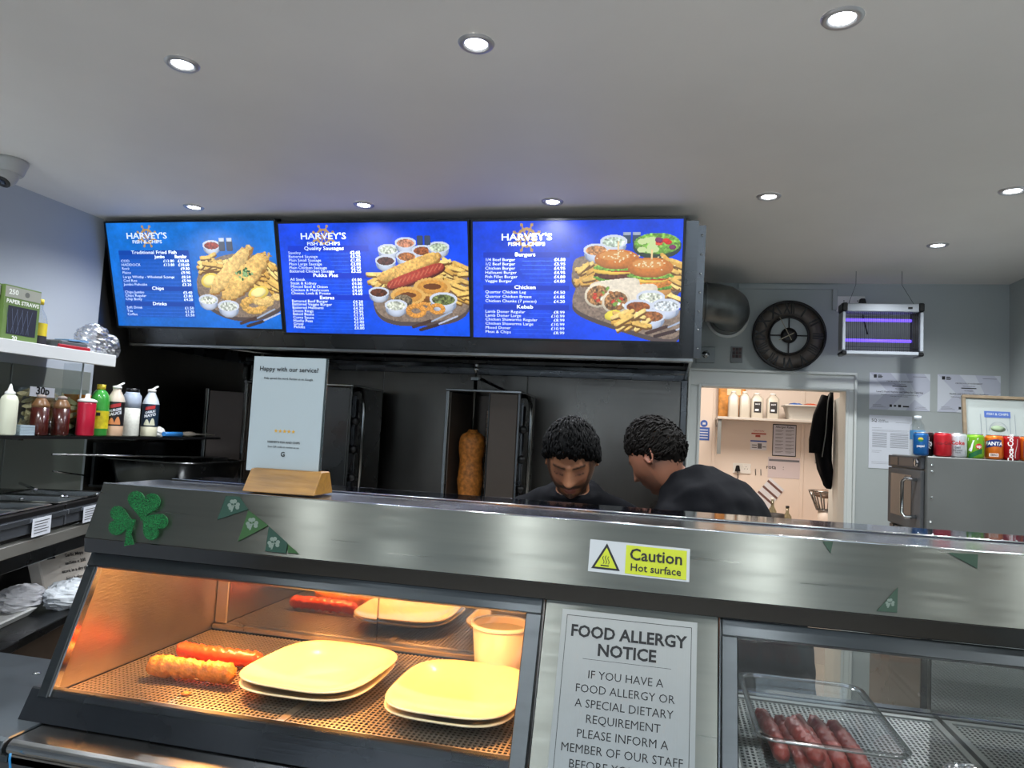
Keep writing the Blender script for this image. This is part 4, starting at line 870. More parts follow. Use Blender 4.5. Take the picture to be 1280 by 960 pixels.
for z in (2.345, 2.16, 2.175, 2.33): part('cross_wire', MB().tube([(FX0+.016, FY-.032, z), (FX1-.016, FY-.032, z)], .0012, 4), MATS['wire_grey'], t)
part('ballast', MB().box(FX1-.042, FY-.02, FZ0+.02, FX1-.018, FY+.03, FZ1-.044), blk, t)
part('switch', MB().box(1.145, FY-.048, 2.368, 1.165, FY-.0455, 2.378), blk, t)
for x in (FX0+.07, FX1-.09): part('hanger_chain', MB().tube([(x+(-.035 if x < 1 else .06), FY, FZ1), (x, FY, 2.50), (x, FY, H)], .0011, 5), mat('chain_wire', (60, 60, 60), .4, .6), t)
# trunking, socket, plug, isolator
t = thing('cable_trunking', 'white cable trunking running along the top of the back wall', 'cable trunking', (.6, 4.19, 2.52))
part('run', MB().box(.36, 4.182, 2.535, .885, 4.1995, 2.560), wall_g, t, bev=.002); part('drop', MB().box(.860, 4.180, 2.42, .885, 4.1995, 2.5345), wall_g, t, bev=.002)
def socket(x, z, y, lab, plug=None, s=1, n='wall_socket'):
    t = thing(n, lab, 'socket', (x, y, z))
    part('plate', MB().box(x-.073*s, y-.010, z-.043*s, x+.073*s, y-.0005, z+.043*s), whitep, t, bev=.002)
    for dx in (-.035, .035):
        hb = MB()
        for (hx, hz) in ((0, .016), (-.011, -.002), (.011, -.002)): hb.box(x+(dx+hx)*s-.002, y-.0106, z+(hz-.004)*s, x+(dx+hx)*s+.002, y-.0101, z+(hz+.004)*s)
        part('pin_holes', hb, ink, t, kind='stuff'); part('rocker', MB().box(x+(dx*.3-.006)*s, y-.014, z+.012*s, x+(dx*.3+.006)*s, y-.0101, z+.034*s), whitep, t, bev=.001)
    if plug is not None:
        p = thing('black_plug', plug[1], 'plug', (x+plug[0]*s, y-.03, z))
        part('plug_body', MB().prism([(x+plug[0]*s-.024, y-.0145, z-.028), (x+plug[0]*s+.024, y-.0145, z-.028), (x+plug[0]*s+.013, y-.0145, z+.026), (x+plug[0]*s-.013, y-.0145, z+.026)], (0, -.026, 0)), blk, p, bev=.004)
        part('lead', MB().tube([(x+plug[0]*s, y-.03, z-.028), (x+plug[0]*s+.005, y-.03, z-.08), (x+plug[0]*s+plug[2], y-.025, z-.17)], .004, 8), blk, p)
socket(.955, 2.455, 4.199, 'white double wall socket above the fly killer', (.055, 'black plug in the socket above the fly killer', .03))
t = thing('isolator_switch', 'grey isolator plate with chrome rotary key beside the hood', 'switch', (.188, 4.19, 2.15))
part('plate', MB().box(.138, 4.188, 2.105, .242, 4.199, 2.197), mat('isolator_grey', (136, 142, 142), .45, .3), t, bev=.002)
part('key_boss', MB().lathe([(.022, 0), (.020, .006), (.012, .007), (.012, .016), (.001, .017)], (.192, 4.188, 2.153), 24, AX), rim, t)
t = thing('alarm_panel', 'small dark warning panel on the wall left of the clock', 'panel', (.362, 4.19, 2.157))
part('plate', MB().box(.330, 4.192, 2.112, .394, 4.199, 2.203), greyp, t, bev=.001)
for k in range(3):
    for j in range(3): part('tile', MB().box(.338+k*.017, 4.190, 2.138+j*.020, .353+k*.017, 4.1925, 2.156+j*.020), mat('tile_dark' if (k+j) % 2 else 'tile_red', (40, 26, 24) if (k+j) % 2 else (70, 44, 40), .5), t)
# ventilation duct
t = thing('ventilation_duct', 'galvanised elbow of ventilation duct entering the wall beside the hood', 'duct', (.22, 4.0, 2.38))
galv = mat('galvanised', (112, 116, 116), .38, .9, vary=.3, vscale=(14, 14, 14))
pth = [(.092, 3.82, 2.385), (.16, 3.82, 2.385), (.22, 3.835, 2.383), (.265, 3.87, 2.38), (.295, 3.93, 2.375), (.305, 4.0, 2.37), (.305, 4.19, 2.37)]
part('elbow', MB().tube(pth, .102, 28), galv, t); part('collar', MB().lathe([(.104, 0), (.118, 0), (.118, .012), (.104, .012)], (.305, 4.198, 2.37), 36, AX, cap=False), trimw, t)
for p_, ax in (((.16, 3.82, 2.385), (1, 0, 0)), ((.305, 4.05, 2.37), (0, 1, 0))): part('seam', MB().lathe([(.1025, 0), (.1055, .003), (.1055, .009), (.1025, .012)], p_, 32, ax, cap=False), galv, t)
# certificates
def sheet(name, x0, z0, x1, z1, y, lab, deco, cat='certificate', mt=None):
    t = thing(name, lab, cat, ((x0+x1)/2, y, (z0+z1)/2)); part('sheet', MB().box(x0, y-.0015, z0, x1, y-.0003, z1), mt or paper, t)
    def tx(lst, mt=ink, nm='lettering'):
        mb = MB()
        for s_, px, pz, sz, al in lst: put_text(mb, s_, sz, (x0+(x1-x0)*px, y-.0016, z0+(z1-z0)*pz), (1, 0, 0), (0, 0, 1), .012, al)
        part(nm, mb, mt, t)
    def bars(lst, mt, nm='print', dy=0):
        mb = MB()
        for a, b_, c, d_ in lst: mb.box(x0+(x1-x0)*a, y-.0019-dy, z0+(z1-z0)*b_, x0+(x1-x0)*c, y-.0016-dy, z0+(z1-z0)*d_)
        part(nm, mb, mt, t, kind='stuff')
    def poly(pts, mt, nm='pattern'): part(nm, MB().prism([(x0+(x1-x0)*a, y-.0015, z0+(z1-z0)*b_) for a, b_ in pts], (0, -.00008, 0)), mt, t)
    deco(tx, bars, poly)
    return t
def cert(title, sub):
    def f(tx, bars, poly):
        poly([(.0, 1), (.35, 1), (.62, .5), (.3, 0), (0, 0), (.3, .5)], paper2); poly([(.6, 1), (.9, 1), (1, .8), (1, .55), (.8, .35)], paper2); poly([(.75, .3), (1, .0), (.6, 0)], paper2)
        tx([('CERTIFICATE OF ACHIEVEMENT', .5, .77, .009, 'CENTER'), ('This is to certify that', .5, .70, .007, 'CENTER'), ('has completed', .5, .58, .007, 'CENTER'), (title, .5, .49, .0125, 'CENTER'), (sub, .5, .41, .0062, 'CENTER'), (sub[:34], .5, .37, .0062, 'CENTER')])
        bars([(.06, .13, .20, .135), (.06, .10, .24, .105), (.06, .07, .28, .075), (.78, .1, .93, .105), (.76, .06, .95, .065), (.72, .91, .94, .918), (.38, .635, .62, .66)], ink)
        bars([(.34, .08, .38, .15), (.41, .09, .45, .14), (.48, .08, .53, .15), (.56, .085, .66, .125)], ink, 'logos'); 
        bars([(.07, .86, .12, .95), (.14, .92, .20, .94), (.14, .89, .22, .91), (.14, .86, .21, .88)], ink, 'emblem')
    return f
sheet('certificate', 1.060, 1.879, 1.360, 2.080, 4.199, 'landscape training certificate on the wall, left of the two', cert('Level 2 Food Hygiene and Safety for Catering', 'Food hygiene and safety awareness for people who handle food at work'))
sheet('certificate', 1.396, 1.880, 1.696, 2.081, 4.199, 'landscape certificate partly hidden by the framed picture', cert('Health and Safety for Food Handlers', 'Health and safety awareness for people who handle food in kitchens'))
def doc(tx, bars, poly):
    tx([('SQ', .12, .90, .022, 'CENTER'), ('Schedule', .22, .91, .009, 'LEFT'), ('Record sheet', .22, .88, .009, 'LEFT')])
    bars([(.07, .76, .30, .764), (.07, .72, .93, .724), (.07, .70, .9, .703), (.07, .33, .3, .334), (.07, .30, .25, .304), (.07, .12, .93, .124), (.07, .09, .93, .094), (.62, .87, .94, .875)], inkg)
    bars([(.08, .66-k*.026, .42, .668-k*.026) for k in range(11)]+[(.5, .66-k*.026, .92, .668-k*.026) for k in range(11)], inkg, 'table_rows')
sheet('document', 1.062, 1.561, 1.274, 1.848, 4.199, 'portrait printed record sheet pinned below the left certificate', doc, 'document')
# =============================================================== BACK ROOM
t = thing('kitchen_light', 'warm ceiling lamp of the back room, out of view', 'ceiling light', (.6, 5.6, 2.69))
part('diffuser', MB().box(.3, 5.45, 2.66, .9, 5.75, 2.699), mat('kitchen_glow', (255, 240, 220), .5, emit=4, ecol=(255, 236, 214)), t)
L = bpy.data.lights.new('kitchen', 'AREA'); L.size = .6; L.energy = KITCHEN_W; L.color = (1, .90, .80)
o = bpy.data.objects.new('kitchen_glow', L); C.objects.link(o); o.parent = t; o.location = (0, 0, -.05)
SY = 6.55
t = thing('wall_shelf', 'steel wall shelf in the back room holding bottles and tubs', 'shelf', (.85, 6.65, 1.88))
part('shelf_board', MB().box(.41, SY-.15, 1.862, 1.32, 6.744, 1.886), mat('shelf_grey', (196, 190, 182), .4, .3), t, bev=.003)
part('bracket', MB().box(.415, SY-.13, 1.56, .445, SY-.11, 1.861), greyp, t); part('bracket', MB().box(1.27, 6.71, 1.52, 1.30, 6.744, 1.861), steel_s, t)
part('bracket_arm', MB().prism([(.418, SY-.109, 1.86), (.418, 6.74, 1.86), (.418, 6.74, 1.80), (.418, SY-.109, 1.84)], (.02, 0, 0)), steel_s, t)
Z0 = 1.8865
def pbottle(x, y, h, w_, lab, col, lcol, cap, cat='bottle', grp='white bottles on the back room shelf'):
    t = thing('sauce_bottle', lab, cat, (x, y, Z0), grp)
    part('bottle_body', loft([rrect(x-w_/2, y-w_/2, x+w_/2, y+w_/2, w_*.2, Z0), rrect(x-w_/2, y-w_/2, x+w_/2, y+w_/2, w_*.2, Z0+h*.78), rrect(x-w_*.25, y-w_*.25, x+w_*.25, y+w_*.25, w_*.2, Z0+h*.93), rrect(x-w_*.24, y-w_*.24, x+w_*.24, y+w_*.24, w_*.2, Z0+h*.95)], cap=True), col, t)
    part('cap', MB().lathe([(w_*.26, 0), (w_*.24, h*.06), (.001, h*.065)], (x, y, Z0+h*.95), 16), cap, t)
    if lcol:
        part('label', MB().box(x-w_*.30, y-w_/2-.003, Z0+h*.22, x+w_*.30, y-w_/2-.0005, Z0+h*.66), lcol, t)
        mb = MB(); put_text(mb, 'SAUCE', .016, (x, y-w_/2-.0035, Z0+h*.55), (1, 0, 0), (0, 0, 1), .03, sx=.8); mb.box(x-.02, y-w_/2-.0045, Z0+h*.28, x+.01, y-w_/2-.0035, Z0+h*.36); part('lettering', mb, paper, t)
milk = mat('milky_bottle', (176, 170, 158), .35); dk = mat('dark_label', (34, 32, 34), .5)
pbottle(.545, 6.50, .225, .085, 'tall pale bottle at the left end of the shelf', milk, None, whitep)
pbottle(.640, 6.50, .225, .085, 'pale bottle with faint print, second on the shelf', milk, None, whitep)
pbottle(.742, 6.50, .215, .10, 'white bottle with black label, left of the pair', milk, dk, whitep)
pbottle(.872, 6.50, .215, .10, 'white bottle with black label, right of the pair beside the tub', milk, dk, whitep)
tb = MB(); rings = [rrect(1.0, 6.42, 1.26, 6.60, .03, Z0), rrect(.97, 6.40, 1.30, 6.62, .03, Z0+.11), rrect(.955, 6.39, 1.315, 6.63, .03, Z0+.112), rrect(.955, 6.39, 1.315, 6.63, .03, Z0+.125), rrect(.975, 6.41, 1.295, 6.61, .03, Z0+.124), rrect(1.0, 6.43, 1.26, 6.59, .03, Z0+.01)]
solo('storage_tub', loft(rings, cap=True), mat('tub_white', (186, 184, 178), .35), 'white plastic tub of packets on the back room shelf', 'tub', (1.13, 6.5, Z0))
for (x, c, l, s_) in ((1.06, (30, 90, 170), 'blue snack packet in the white tub', 4), (1.18, (196, 80, 40), 'orange and red snack packet in the white tub', 5)):
    crinkle('snack_packet', (x+(.0 if s_ == 5 else 0), 6.5, Z0+.118), .062, l, 'packet', mat('packet_%d' % s_, c, .3, .2, vary=.4, vscale=(20, 20, 20)), s_, 1.1, .7, .4)
bx = thing('food_pack', 'tall orange food pack standing at the left end of the shelf', 'packet', (.47, 6.62, Z0))
part('pack', MB().box(.43, 6.64, Z0, .66, 6.70, Z0+.33), mat('pack_orange', (206, 140, 62), .5, vary=.4, vscale=(18, 18, 18)), bx, bev=.015, seg=3)
part('pack_label', MB().box(.50, 6.636, Z0+.2, .62, 6.6395, Z0+.29), mat('pack_label', (226, 206, 170), .5), bx)
for k, (dx, dz) in enumerate(((0, 0), (-.012, .032), (.008, .064), (-.01, .096))):
    solo('meat_pack', MB().box(1.235+.10+dx, 6.42, Z0+dz, 1.335+.14+dx, 6.62, Z0+dz+.029) if False else MB().box(1.325+dx, 6.42, Z0+dz, 1.46+dx, 6.62, Z0+dz+.030), mat('meat_pack_%d' % (k % 2), ((206, 150, 120), (226, 206, 190))[k % 2], .4), '%s meat pack of the stack at the right end of the shelf' % ('lowest', 'second', 'third', 'top')[k], 'packet', (1.39, 6.5, Z0+dz), 'stacked meat packs on the shelf', bev=.006)
# lengthen board for them
part('shelf_board', MB().box(1.3205, SY-.15, 1.862, 1.60, 6.744, 1.886), MATS['shelf_grey'], bpy.data.objects['wall_shelf'], bev=.003)
wy = 6.743
def simp(fn): return fn
sheet('notice_sheet', .723, 1.70, .863, 1.80, wy, 'small white and red notice on the back room wall', lambda tx, bars, poly: (bars([(.05, .5, .95, .62), (.3, .25, .6, .45)], mat('print_red', (170, 70, 60), .6)), tx([('CAUTION', .5, .8, .02, 'CENTER')], mat('print_red', (170, 70, 60), .6))), 'notice', mat('cream_paper', (226, 214, 206), .6))
sheet('notice_sheet', .723, 1.61, .863, 1.695, wy, 'small white notice with blue header under the red one', lambda tx, bars, poly: (bars([(.0, .86, 1, 1)], inkb), bars([(.1, .2, .4, .3), (.45, .15, .7, .7), (.1, .45, .4, .55), (.75, .3, .95, .4)], inkg, 'text_lines')), 'notice')
sheet('rules_poster', .911, 1.565, 1.111, 1.850, wy, 'framed black edged list poster under the shelf', lambda tx, bars, poly: (bars([(0, 0, 1, .03), (0, .03, .03, .97), (.97, .03, 1, .97), (0, .97, 1, 1)], ink, 'border'), bars([(.12, .8-k*.11, .45, .815-k*.11) for k in range(7)]+[(.55, .8-k*.11, .9, .815-k*.11) for k in range(7)]+[(.12, .77-k*.11, .38, .78-k*.11) for k in range(7)]+[(.55, .77-k*.11, .8, .78-k*.11) for k in range(7)], inkg), tx([('Allergen Rules', .5, .91, .026, 'CENTER')])), 'poster', paper2)
sheet('rota_sheet', .878, 1.372, 1.150, 1.565-.01, wy, 'landscape rota sheet with handwritten notes on the back room wall', lambda tx, bars, poly: (bars([(.03, .80, .97, .90)], inkg), tx([('rota', .10, .5, .05, 'CENTER'), (':', .48, .5, .05, 'CENTER')])), 'notice', mat('lilac_paper', (206, 196, 200), .6))
t = thing('blue_notice', 'blue and white safety notice at the left edge of the doorway', 'notice', (.36, 6.74, 1.75))
part('panel', MB().box(.25, wy-.002, 1.672, .365, wy-.0005, 1.79), mat('notice_blue', (52, 90, 170), .5), t); part('round_symbol', MB().lathe([(.032, 0), (.032, .002)], (.315, wy-.0005, 1.825), 24, AX), mat('notice_blue', (52, 90, 170), .5), t)
mb = MB(); 
for k in range(4): mb.box(.27, wy-.0035, 1.69+k*.024, .352, wy-.0021, 1.698+k*.024)
part('text_lines', mb, paper, t, kind='stuff'); part('hand_symbol', MB().box(.302, wy-.0035, 1.815, .329, wy-.0026, 1.835), paper, t)
socket(.655, 1.437, wy, 'white double socket on the back room wall', (-.035, 'black plug in the back room socket', -.02), 1.05)
# striped cloth hung slantwise
o_ = V(.735, wy-.004, 1.205); dx_, dy_ = V(.16, 0, .20), V(.155, 0, -.125)
t = thing('striped_poster', 'slanted white sheet with dark stripes on the back room wall', 'notice', tuple(o_))
part('sheet', MB().prism([V(.745, wy-.002, 1.165), V(.87, wy-.002, 1.06), V(1.02, wy-.002, 1.27), V(.90, wy-.002, 1.37)], (0, -.002, 0)), paper, t)
for k in range(4):
    f = .08+k*.25; a0_ = V(.745, wy-.004, 1.165).lerp(V(.90, wy-.004, 1.37), f); a1_ = V(.87, wy-.004, 1.06).lerp(V(1.02, wy-.004, 1.27), f)
    part('stripe', MB().obox(a0_, a1_-a0_, V(.012, 0, .016), V(0, -.001, 0)), mat('stripe_brown', (110, 80, 76), .6), t)
for k in range(2): solo('wall_clip', MB().tube([(.776+k*.045, wy-.004, 1.385), (.772+k*.045, wy-.008, 1.44)], .0035, 6), steel_d, '%s of two small metal clips beside the socket' % ('left', 'right')[k], 'clip', (.776+k*.045, wy, 1.41), 'wall clips beside the socket')
# worktop in the back room with oil bottles, jug and baskets
t = thing('back_worktop', 'pale worktop in the back room under the notices', 'worktop', (1.0, 6.4, 0))
part('top', MB().box(.2, 5.95, .97, 1.9, 6.735, 1.0), mat('worktop_pink', (206, 176, 156), .45), t, bev=.003); part('front', MB().box(.25, 6.0, 0, 1.85, 6.03, .969), cream, t)
bg_ = glassmat('bottle_glass', (.6, .62, .5), .1)
for k, (x, y, h, lc, lab) in enumerate(((.745+.02, 6.25, .185, None, 'oil bottle at the left of the dark jug'), (.865, 6.30, .205, None, 'tall clear bottle behind the dark jug'), (.975, 6.25, .15, (206, 150, 60), 'small amber bottle right of the dark jug'))):
    t = thing('oil_bottle', lab, 'bottle', (x, y, 1.0005), 'oil bottles in the back room')
    part('bottle_body', MB().lathe([(.030, 0), (.034, .01), (.034, h*.55), (.013, h*.75), (.012, h)], (x, y, 1.0005), 20), bg_, t)
    part('contents', MB().lathe([(.028, .004), (.031, .012), (.031, h*.36)], (x, y, 1.0005), 18), mat('oil_%d' % k, lc or (90, 74, 40), .3), t)
    part('cap', MB().lathe([(.0145, h), (.0145, h+.018), (.001, h+.02)], (x, y, 1.0005), 14), blk if k != 1 else whitep, t)
t = thing('dark_jug', 'dark grey jug with a handle on the back worktop', 'jug', (.87, 6.12, 1.0005))
part('body', MB().lathe([(.055, 0), (.066, .01), (.070, .11), (.066, .112), (.05, .02), (.001, .02)], (.865, 6.12, 1.0005), 28, cap=False), mat('jug_grey', (58, 56, 56), .5), t)
part('jug_handle', MB().tube([(.80, 6.12, 1.095), (.765, 6.12, 1.09), (.765, 6.12, 1.03), (.802, 6.12, 1.02)], .007, 8), MATS['jug_grey'], t)
solo('glass_bowl', MB().lathe([(.03, 0), (.07, .05), (.068, .05), (.028, .004), (.001, .004)], (1.08, 6.2, 1.0005), 24, cap=False), bg_, 'glass bowl beside the amber bottle in the back room', 'bowl', (1.08, 6.2, 1.0))
t = thing('wire_basket', 'metal basket on the back worktop under the hanging coat', 'basket', (1.215, 6.2, 1.0))
for k in range(12):
    a = 2*PI*k/12; part('rib', MB().tube([(1.26+.07*math.cos(a), 6.2+.06*math.sin(a), 1.16), (1.26+.13*math.cos(a), 6.2+.11*math.sin(a), 1.31)], .006, 5), steel_s, t)
for r_, z in ((.132, 1.31), (.072, 1.16)): part('hoop', MB().tube([(1.26+r_*math.cos(a), 6.2+r_*.85*math.sin(a), z) for a in [2*PI*i/28 for i in range(29)]], .006, 6), steel_s, t)
part('stand', MB().lathe([(.07, 0), (.06, .158)], (1.26, 6.2, 1.0005), 20), cream, t)
crinkle('packet_pile', (1.26, 6.2, 1.29), .10, 'crumpled packets lying in the metal basket', 'packet', mat('kraft', (150, 130, 116), .6, vary=.5, vscale=(30, 30, 30)), 12, 1, .8, .35)
# coat hanging from the open door
t = thing('hanging_coat', 'black coat hanging from the open door in the back room', 'coat', (.95, 5.0, 2.05))
n = 40; mb = MB(); vs = []
lev = [(2.06, .012, 1.0), (2.02, .03, .98), (1.95, .055, .96), (1.8, .075, .93), (1.65, .085, .925), (1.52, .075, .945), (1.42, .05, .965), (1.40, .03, .97)]
for z, w_, cx0 in lev:
    cx0 += .115; w_ *= .62
    for k in range(n):
        a = 2*PI*k/n; f = 1+.18*math.sin(5*a+z*9)+.08*math.sin(9*a-z*14)
        vs.append((min(cx0-.055+w_*math.cos(a)*f, 1.03)-.02, 4.86+w_*1.5*math.sin(a)*f, z))
mb.add(vs, [(i*n+(k+1) % n, i*n+k, (i+1)*n+k, (i+1)*n+(k+1) % n) for i in range(len(lev)-1) for k in range(n)]+[tuple(range(n)), tuple(range((len(lev)-1)*n, len(lev)*n))[::-1]], True)
part('coat_body', mb, fabric_b, t)
slv = MB().tube([(.965, 4.82, 1.98), (.925, 4.80, 1.85), (.90, 4.79, 1.70), (.897, 4.79, 1.62)], [.035, .045, .042, .036], 14, sx=.8); part('sleeve', slv, fabric_b, t)
part('hook', MB().tube([(1.0, 4.86, 2.05), (1.005, 4.86, 2.085), (1.03, 4.86, 2.08)], .005, 8), rim, t)
part('piping', MB().tube([(.985, 4.765, 2.04), (.965, 4.76, 1.95), (.955, 4.755, 1.75), (.94, 4.77, 1.6)], .003, 6), greyp, t)
# =============================================================== KEBAB MACHINES AND COOKING LINE
t = thing('cooking_bench', 'stainless work bench along the back wall under the hood', 'work bench', (-1.3, 3.8, 0))
part('top', MB().box(-2.66, 3.42, .87, .04, 4.18, .90), steel_s, t, bev=.004); part('front', MB().box(-2.66, 3.45, .1, .04, 3.47, .869), steel_d, t)
inn = mat('grill_interior', (96, 86, 78), .42, .6); cer = mat('burner_ceramic', (214, 190, 170), .7, vary=.3, vscale=(60, 60, 60))
doner = mat('doner_meat', (190, 118, 48), .55, bump=1.4, bscale=(60, 60, 60), vary=.45, vscale=(45, 45, 45))
def kebab(x0, x1, lab, meat, flap):
    Y0, Y1, T, B = 3.62, 4.05, 1.868, .9005; w_ = x1-x0
    t = thing('kebab_grill', lab, 'kebab grill', ((x0+x1)/2, 3.85, B), 'upright kebab grills')
    part('left_side', MB().box(x0, Y0, B, x0+.018, Y1, T-.014), steel_s, t, bev=.002); part('right_side', MB().box(x1-.012, Y0, B, x1, Y1, T-.014), steel_d, t, bev=.002)
    part('top_cap', MB().box(x0-.003, Y0-.004, T-.0138, x1+.003, Y1, T), steel_s, t, bev=.003); part('back', MB().box(x0+.0185, Y1-.02, B, x1-.0125, Y1, T-.014), inn, t)
    part('drip_pan', MB().box(x0+.02, Y0+.01, B+.001, x1-.014, Y1-.03, B+.03), steel_s, t, bev=.003)
    xb0, xb1 = x0+.14, x0+.235
    for k in range(3):
        z1 = T-.09-k*.245; f = part('burner_frame', MB().box(xb0-.006, Y1-.075, z1-.215, xb1+.006, Y1-.0605, z1), inn, t)
        g = MB()
        for i in range(6): g.tube([(xb0+i*(xb1-xb0)/5, Y1-.083, z1-.21), (xb0+i*(xb1-xb0)/5, Y1-.083, z1-.005)], .0015, 4)
        for j in range(9): g.tube([(xb0, Y1-.083, z1-.205+j*.0245), (xb1, Y1-.083, z1-.205+j*.0245)], .0012, 4)
        part('ceramic', MB().box(xb0, Y1-.082, z1-.207, xb1, Y1-.0755, z1-.008), cer, f); part('guard_mesh', g, steel_d, f, kind='stuff')
    # right hand folding shield
    part('shield', MB().box(x0+w_*.60, Y0-.002, B+.03, x1-.013, Y0+.012, T-.018), inn if not flap else steel_d, t, bev=.003)
    part('shield_edge', MB().box(x0+w_*.585, Y0-.004, B+.03, x0+w_*.598, Y0+.03, T-.018), steel_d, t, bev=.002)
    part('inner_shield', MB().prism([(x0+.02, Y0+.02, B+.03), (x0+.075, Y1-.1, B+.03), (x0+.078, Y1-.1, B+.03), (x0+.026, Y0+.02, B+.03)], (0, 0, T-.05-B)), inn, t)
    part('rail_tube', MB().tube([(x1+.002, Y0+.10, T-.02), (x1+.03, Y0+.08, T-.03), (x1+.045, Y0+.06, T-.07), (x1+.048, Y0+.06, T-.15), (x1+.048, Y0+.06, B+.02)], .011, 12), steel_s, t)
    part('gas_pipe', MB().tube([(x1+.015, Y0+.05, T-.08), (x1+.012, Y0+.05, B+.05)], .006, 8), blk, t)
    for k in range(3):
        z = T-.20-k*.155; kn = part('knob', MB().lathe([(.022, 0), (.022, .02), (.016, .03), (.001, .03)], (x1+.016, Y0+.045, z), 14, AX), blk, t)
    part('valve_bar', MB().box(x1+.0005, Y0+.04, B+.1, x1+.010, Y0+.07, T-.06), steel_d, t)
    if meat:
        mx, my = x0+.157-.03, Y0+.10
        m = []
        part('spit', MB().tube([(mx+.005, my, B+.03), (mx+.005, my, T+.075)], .010, 12), steel_s, t)
        part('spit_clamp', MB().box(mx-.018, my-.02, T+.052, mx+.026, my+.02, T+.072), rim, t, bev=.002)
        part('spit_finial', MB().lathe([(.006, 0), (.006, .028), (.013, .036), (.015, .044), (.012, .053), (.007, .058), (.011, .063), (.012, .071), (.008, .079), (.001, .081)], (mx+.005, my, T+.072), 18), rim, t)
        part('top_arm', MB().prism([(mx+.03, my-.01, T+.055), (mx+.145, my+.16, T+.002), (mx+.17, my+.16, T+.002), (mx+.03, my+.01, T+.068)], (0, .02, .004)), steel_d, t)
        r_ = np.random.RandomState(4); prof = [(.020, 0), (.024, .004), (.026, .012), (.050, .024), (.062, .040)]+[(.066+.004*math.sin(i*.8)+r_.randn()*.0012-.0002*i, .05+i*.022) for i in range(24)]
        top = 1.655; cone = thing('doner_cone', 'golden brown doner meat on the spit of the right grill', 'meat', (mx+.005, my, 1.05))
        mbm = MB().lathe([(r, -z) for r, z in prof], (mx+.005, my, top), 40)
        o = np.array(mbm.v); 
        ang = np.arctan2(o[:, 1]-my, o[:, 0]-mx-.005); nz = .0025*np.sin(ang*11+o[:, 2]*70)+.002*np.sin(ang*23-o[:, 2]*130)
        o[:, 0] += np.cos(ang)*nz; o[:, 1] += np.sin(ang)*nz; mbm.v = [tuple(q) for q in o]; mbm.f = [f[::-1] for f in mbm.f]
        part('meat', mbm, doner, cone)
    if flap:
        part('left_flap', MB().prism([(x0-.15, Y0-.10, B+.02), (x0, Y0, B+.02), (x0, Y0+.012, B+.02), (x0-.15, Y0-.088, B+.02)], (0, 0, T-.09-B)), mat('warm_steel', (60, 52, 48), .4, .6, bump=.1, bscale=(50, 50, 2)), t, bev=.002)
        part('flap_edge', MB().box(x0-.172, Y0-.108, B+.02, x0-.152, Y0-.09, T-.06), steel_s, t, bev=.002)
    return t
kebab(-1.163, -.757, 'upright kebab grill holding the doner meat, behind the bearded man', True, False)
kebab(-2.36, -1.70, 'upright kebab grill behind the white review card, flap open to the left', False, True)
# =============================================================== LEFT SIDE
t = thing('wall_shelf', 'white shelf high on the left wall with straw boxes and bags', 'shelf', (-2.5, 2.0, 1.84))
e0, e1 = PX(145, 440, -2.34), PX(143, 454, -2.34)
whs = mat('shelf_white', (206, 208, 208), .4)
part('shelf_board', MB().box(-2.688, .9, 1.868, -2.355, e0.y, 1.885), whs, t, bev=.002); part('fascia', MB().box(-2.3545, .9, 1.842, -2.335, e0.y, 1.892), whs, t, bev=.002)
part('end_support', MB().box(-2.688, 2.50, 1.12, -2.40, 2.52, 1.8675), whs, t) if False else None
SH = 1.8855
def straw(y0, y1, x, rot, lab):
    t = thing('straw_box', lab, 'box', (x, (y0+y1)/2, SH), 'paper straw boxes on the white shelf'); gr = mat('box_green', (96, 122, 62), .55); w_ = y1-y0
    part('carton', MB().box(x-.07, y0, SH, x, y1, SH+.21), gr, t, bev=.001); part('grey_band', MB().box(x, y0+.001, SH+.165, x+.0008, y1-.001, SH+.205), mat('box_grey', (150, 152, 140), .5), t)
    part('window_print', MB().box(x, y0+w_*.12, SH+.03, x+.0008, y1-w_*.08, SH+.135), mat('box_window', (24, 28, 44), .5), t)
    sp = MB()
    for k in range(9):
        a = y0+w_*(.16+.07*k); sp.obox((x+.0009, a, SH+.035), (0, w_*.14*(1 if k % 2 else -.6), .09), (0, .0014, 0), (.0003, 0, 0))
    part('straw_print', sp, mat('straw_print', (84, 92, 116), .5), t, kind='stuff')
    fl_ = MB(); rr = random.Random(2)
    for k in range(16): fl_.box(x+.0013, y0+w_*rr.uniform(.05, .9), SH+rr.uniform(.005, .04), x+.0017, y0+w_*rr.uniform(.05, .9)+.006, SH+rr.uniform(.01, .045))
    mb = MB(); put_text(mb, 'PAPER STRAWS', .021*w_/.16, (x+.0009, (y0+y1)/2, SH+.150), (0, 1, 0), (0, 0, 1), .03); put_text(mb, '250', .026, (x+.0009, y0+w_*.22, SH+.185), (0, 1, 0), (0, 0, 1), .03); put_text(mb, '20', .022, (x+.0012, y0+w_*.35, SH+.016), (0, 1, 0), (0, 0, 1), .03)
    part('lettering', mb, mat('print_white', (226, 230, 220), .6), t)
    part('recycle_dot', MB().lathe([(.010, 0), (.010, .0006)], (x+.0008, y0+w_*.6, SH+.185), 16, (1, 0, 0)), mat('dot_grey', (96, 98, 92), .5), t)
straw(1.96, 2.105, -2.395, 0, 'green straw box at the left edge of the photo'); straw(2.11, 2.262, -2.38, 0, 'green straw box beside the yellow labelled bottle')
t = thing('flavour_bottle', 'clear bottle with yellow label right of the straw boxes', 'bottle', (-2.43, 2.305, SH))
part('bottle_body', MB().lathe([(.030, 0), (.033, .006), (.033, .10), (.027, .125), (.014, .15), (.013, .175)], (-2.43, 2.305, SH), 26), acryl, t); part('label', MB().lathe([(.0335, .03), (.0335, .095)], (-2.43, 2.305, SH), 26, cap=False), mat('label_yellow', (206, 184, 40), .5), t)
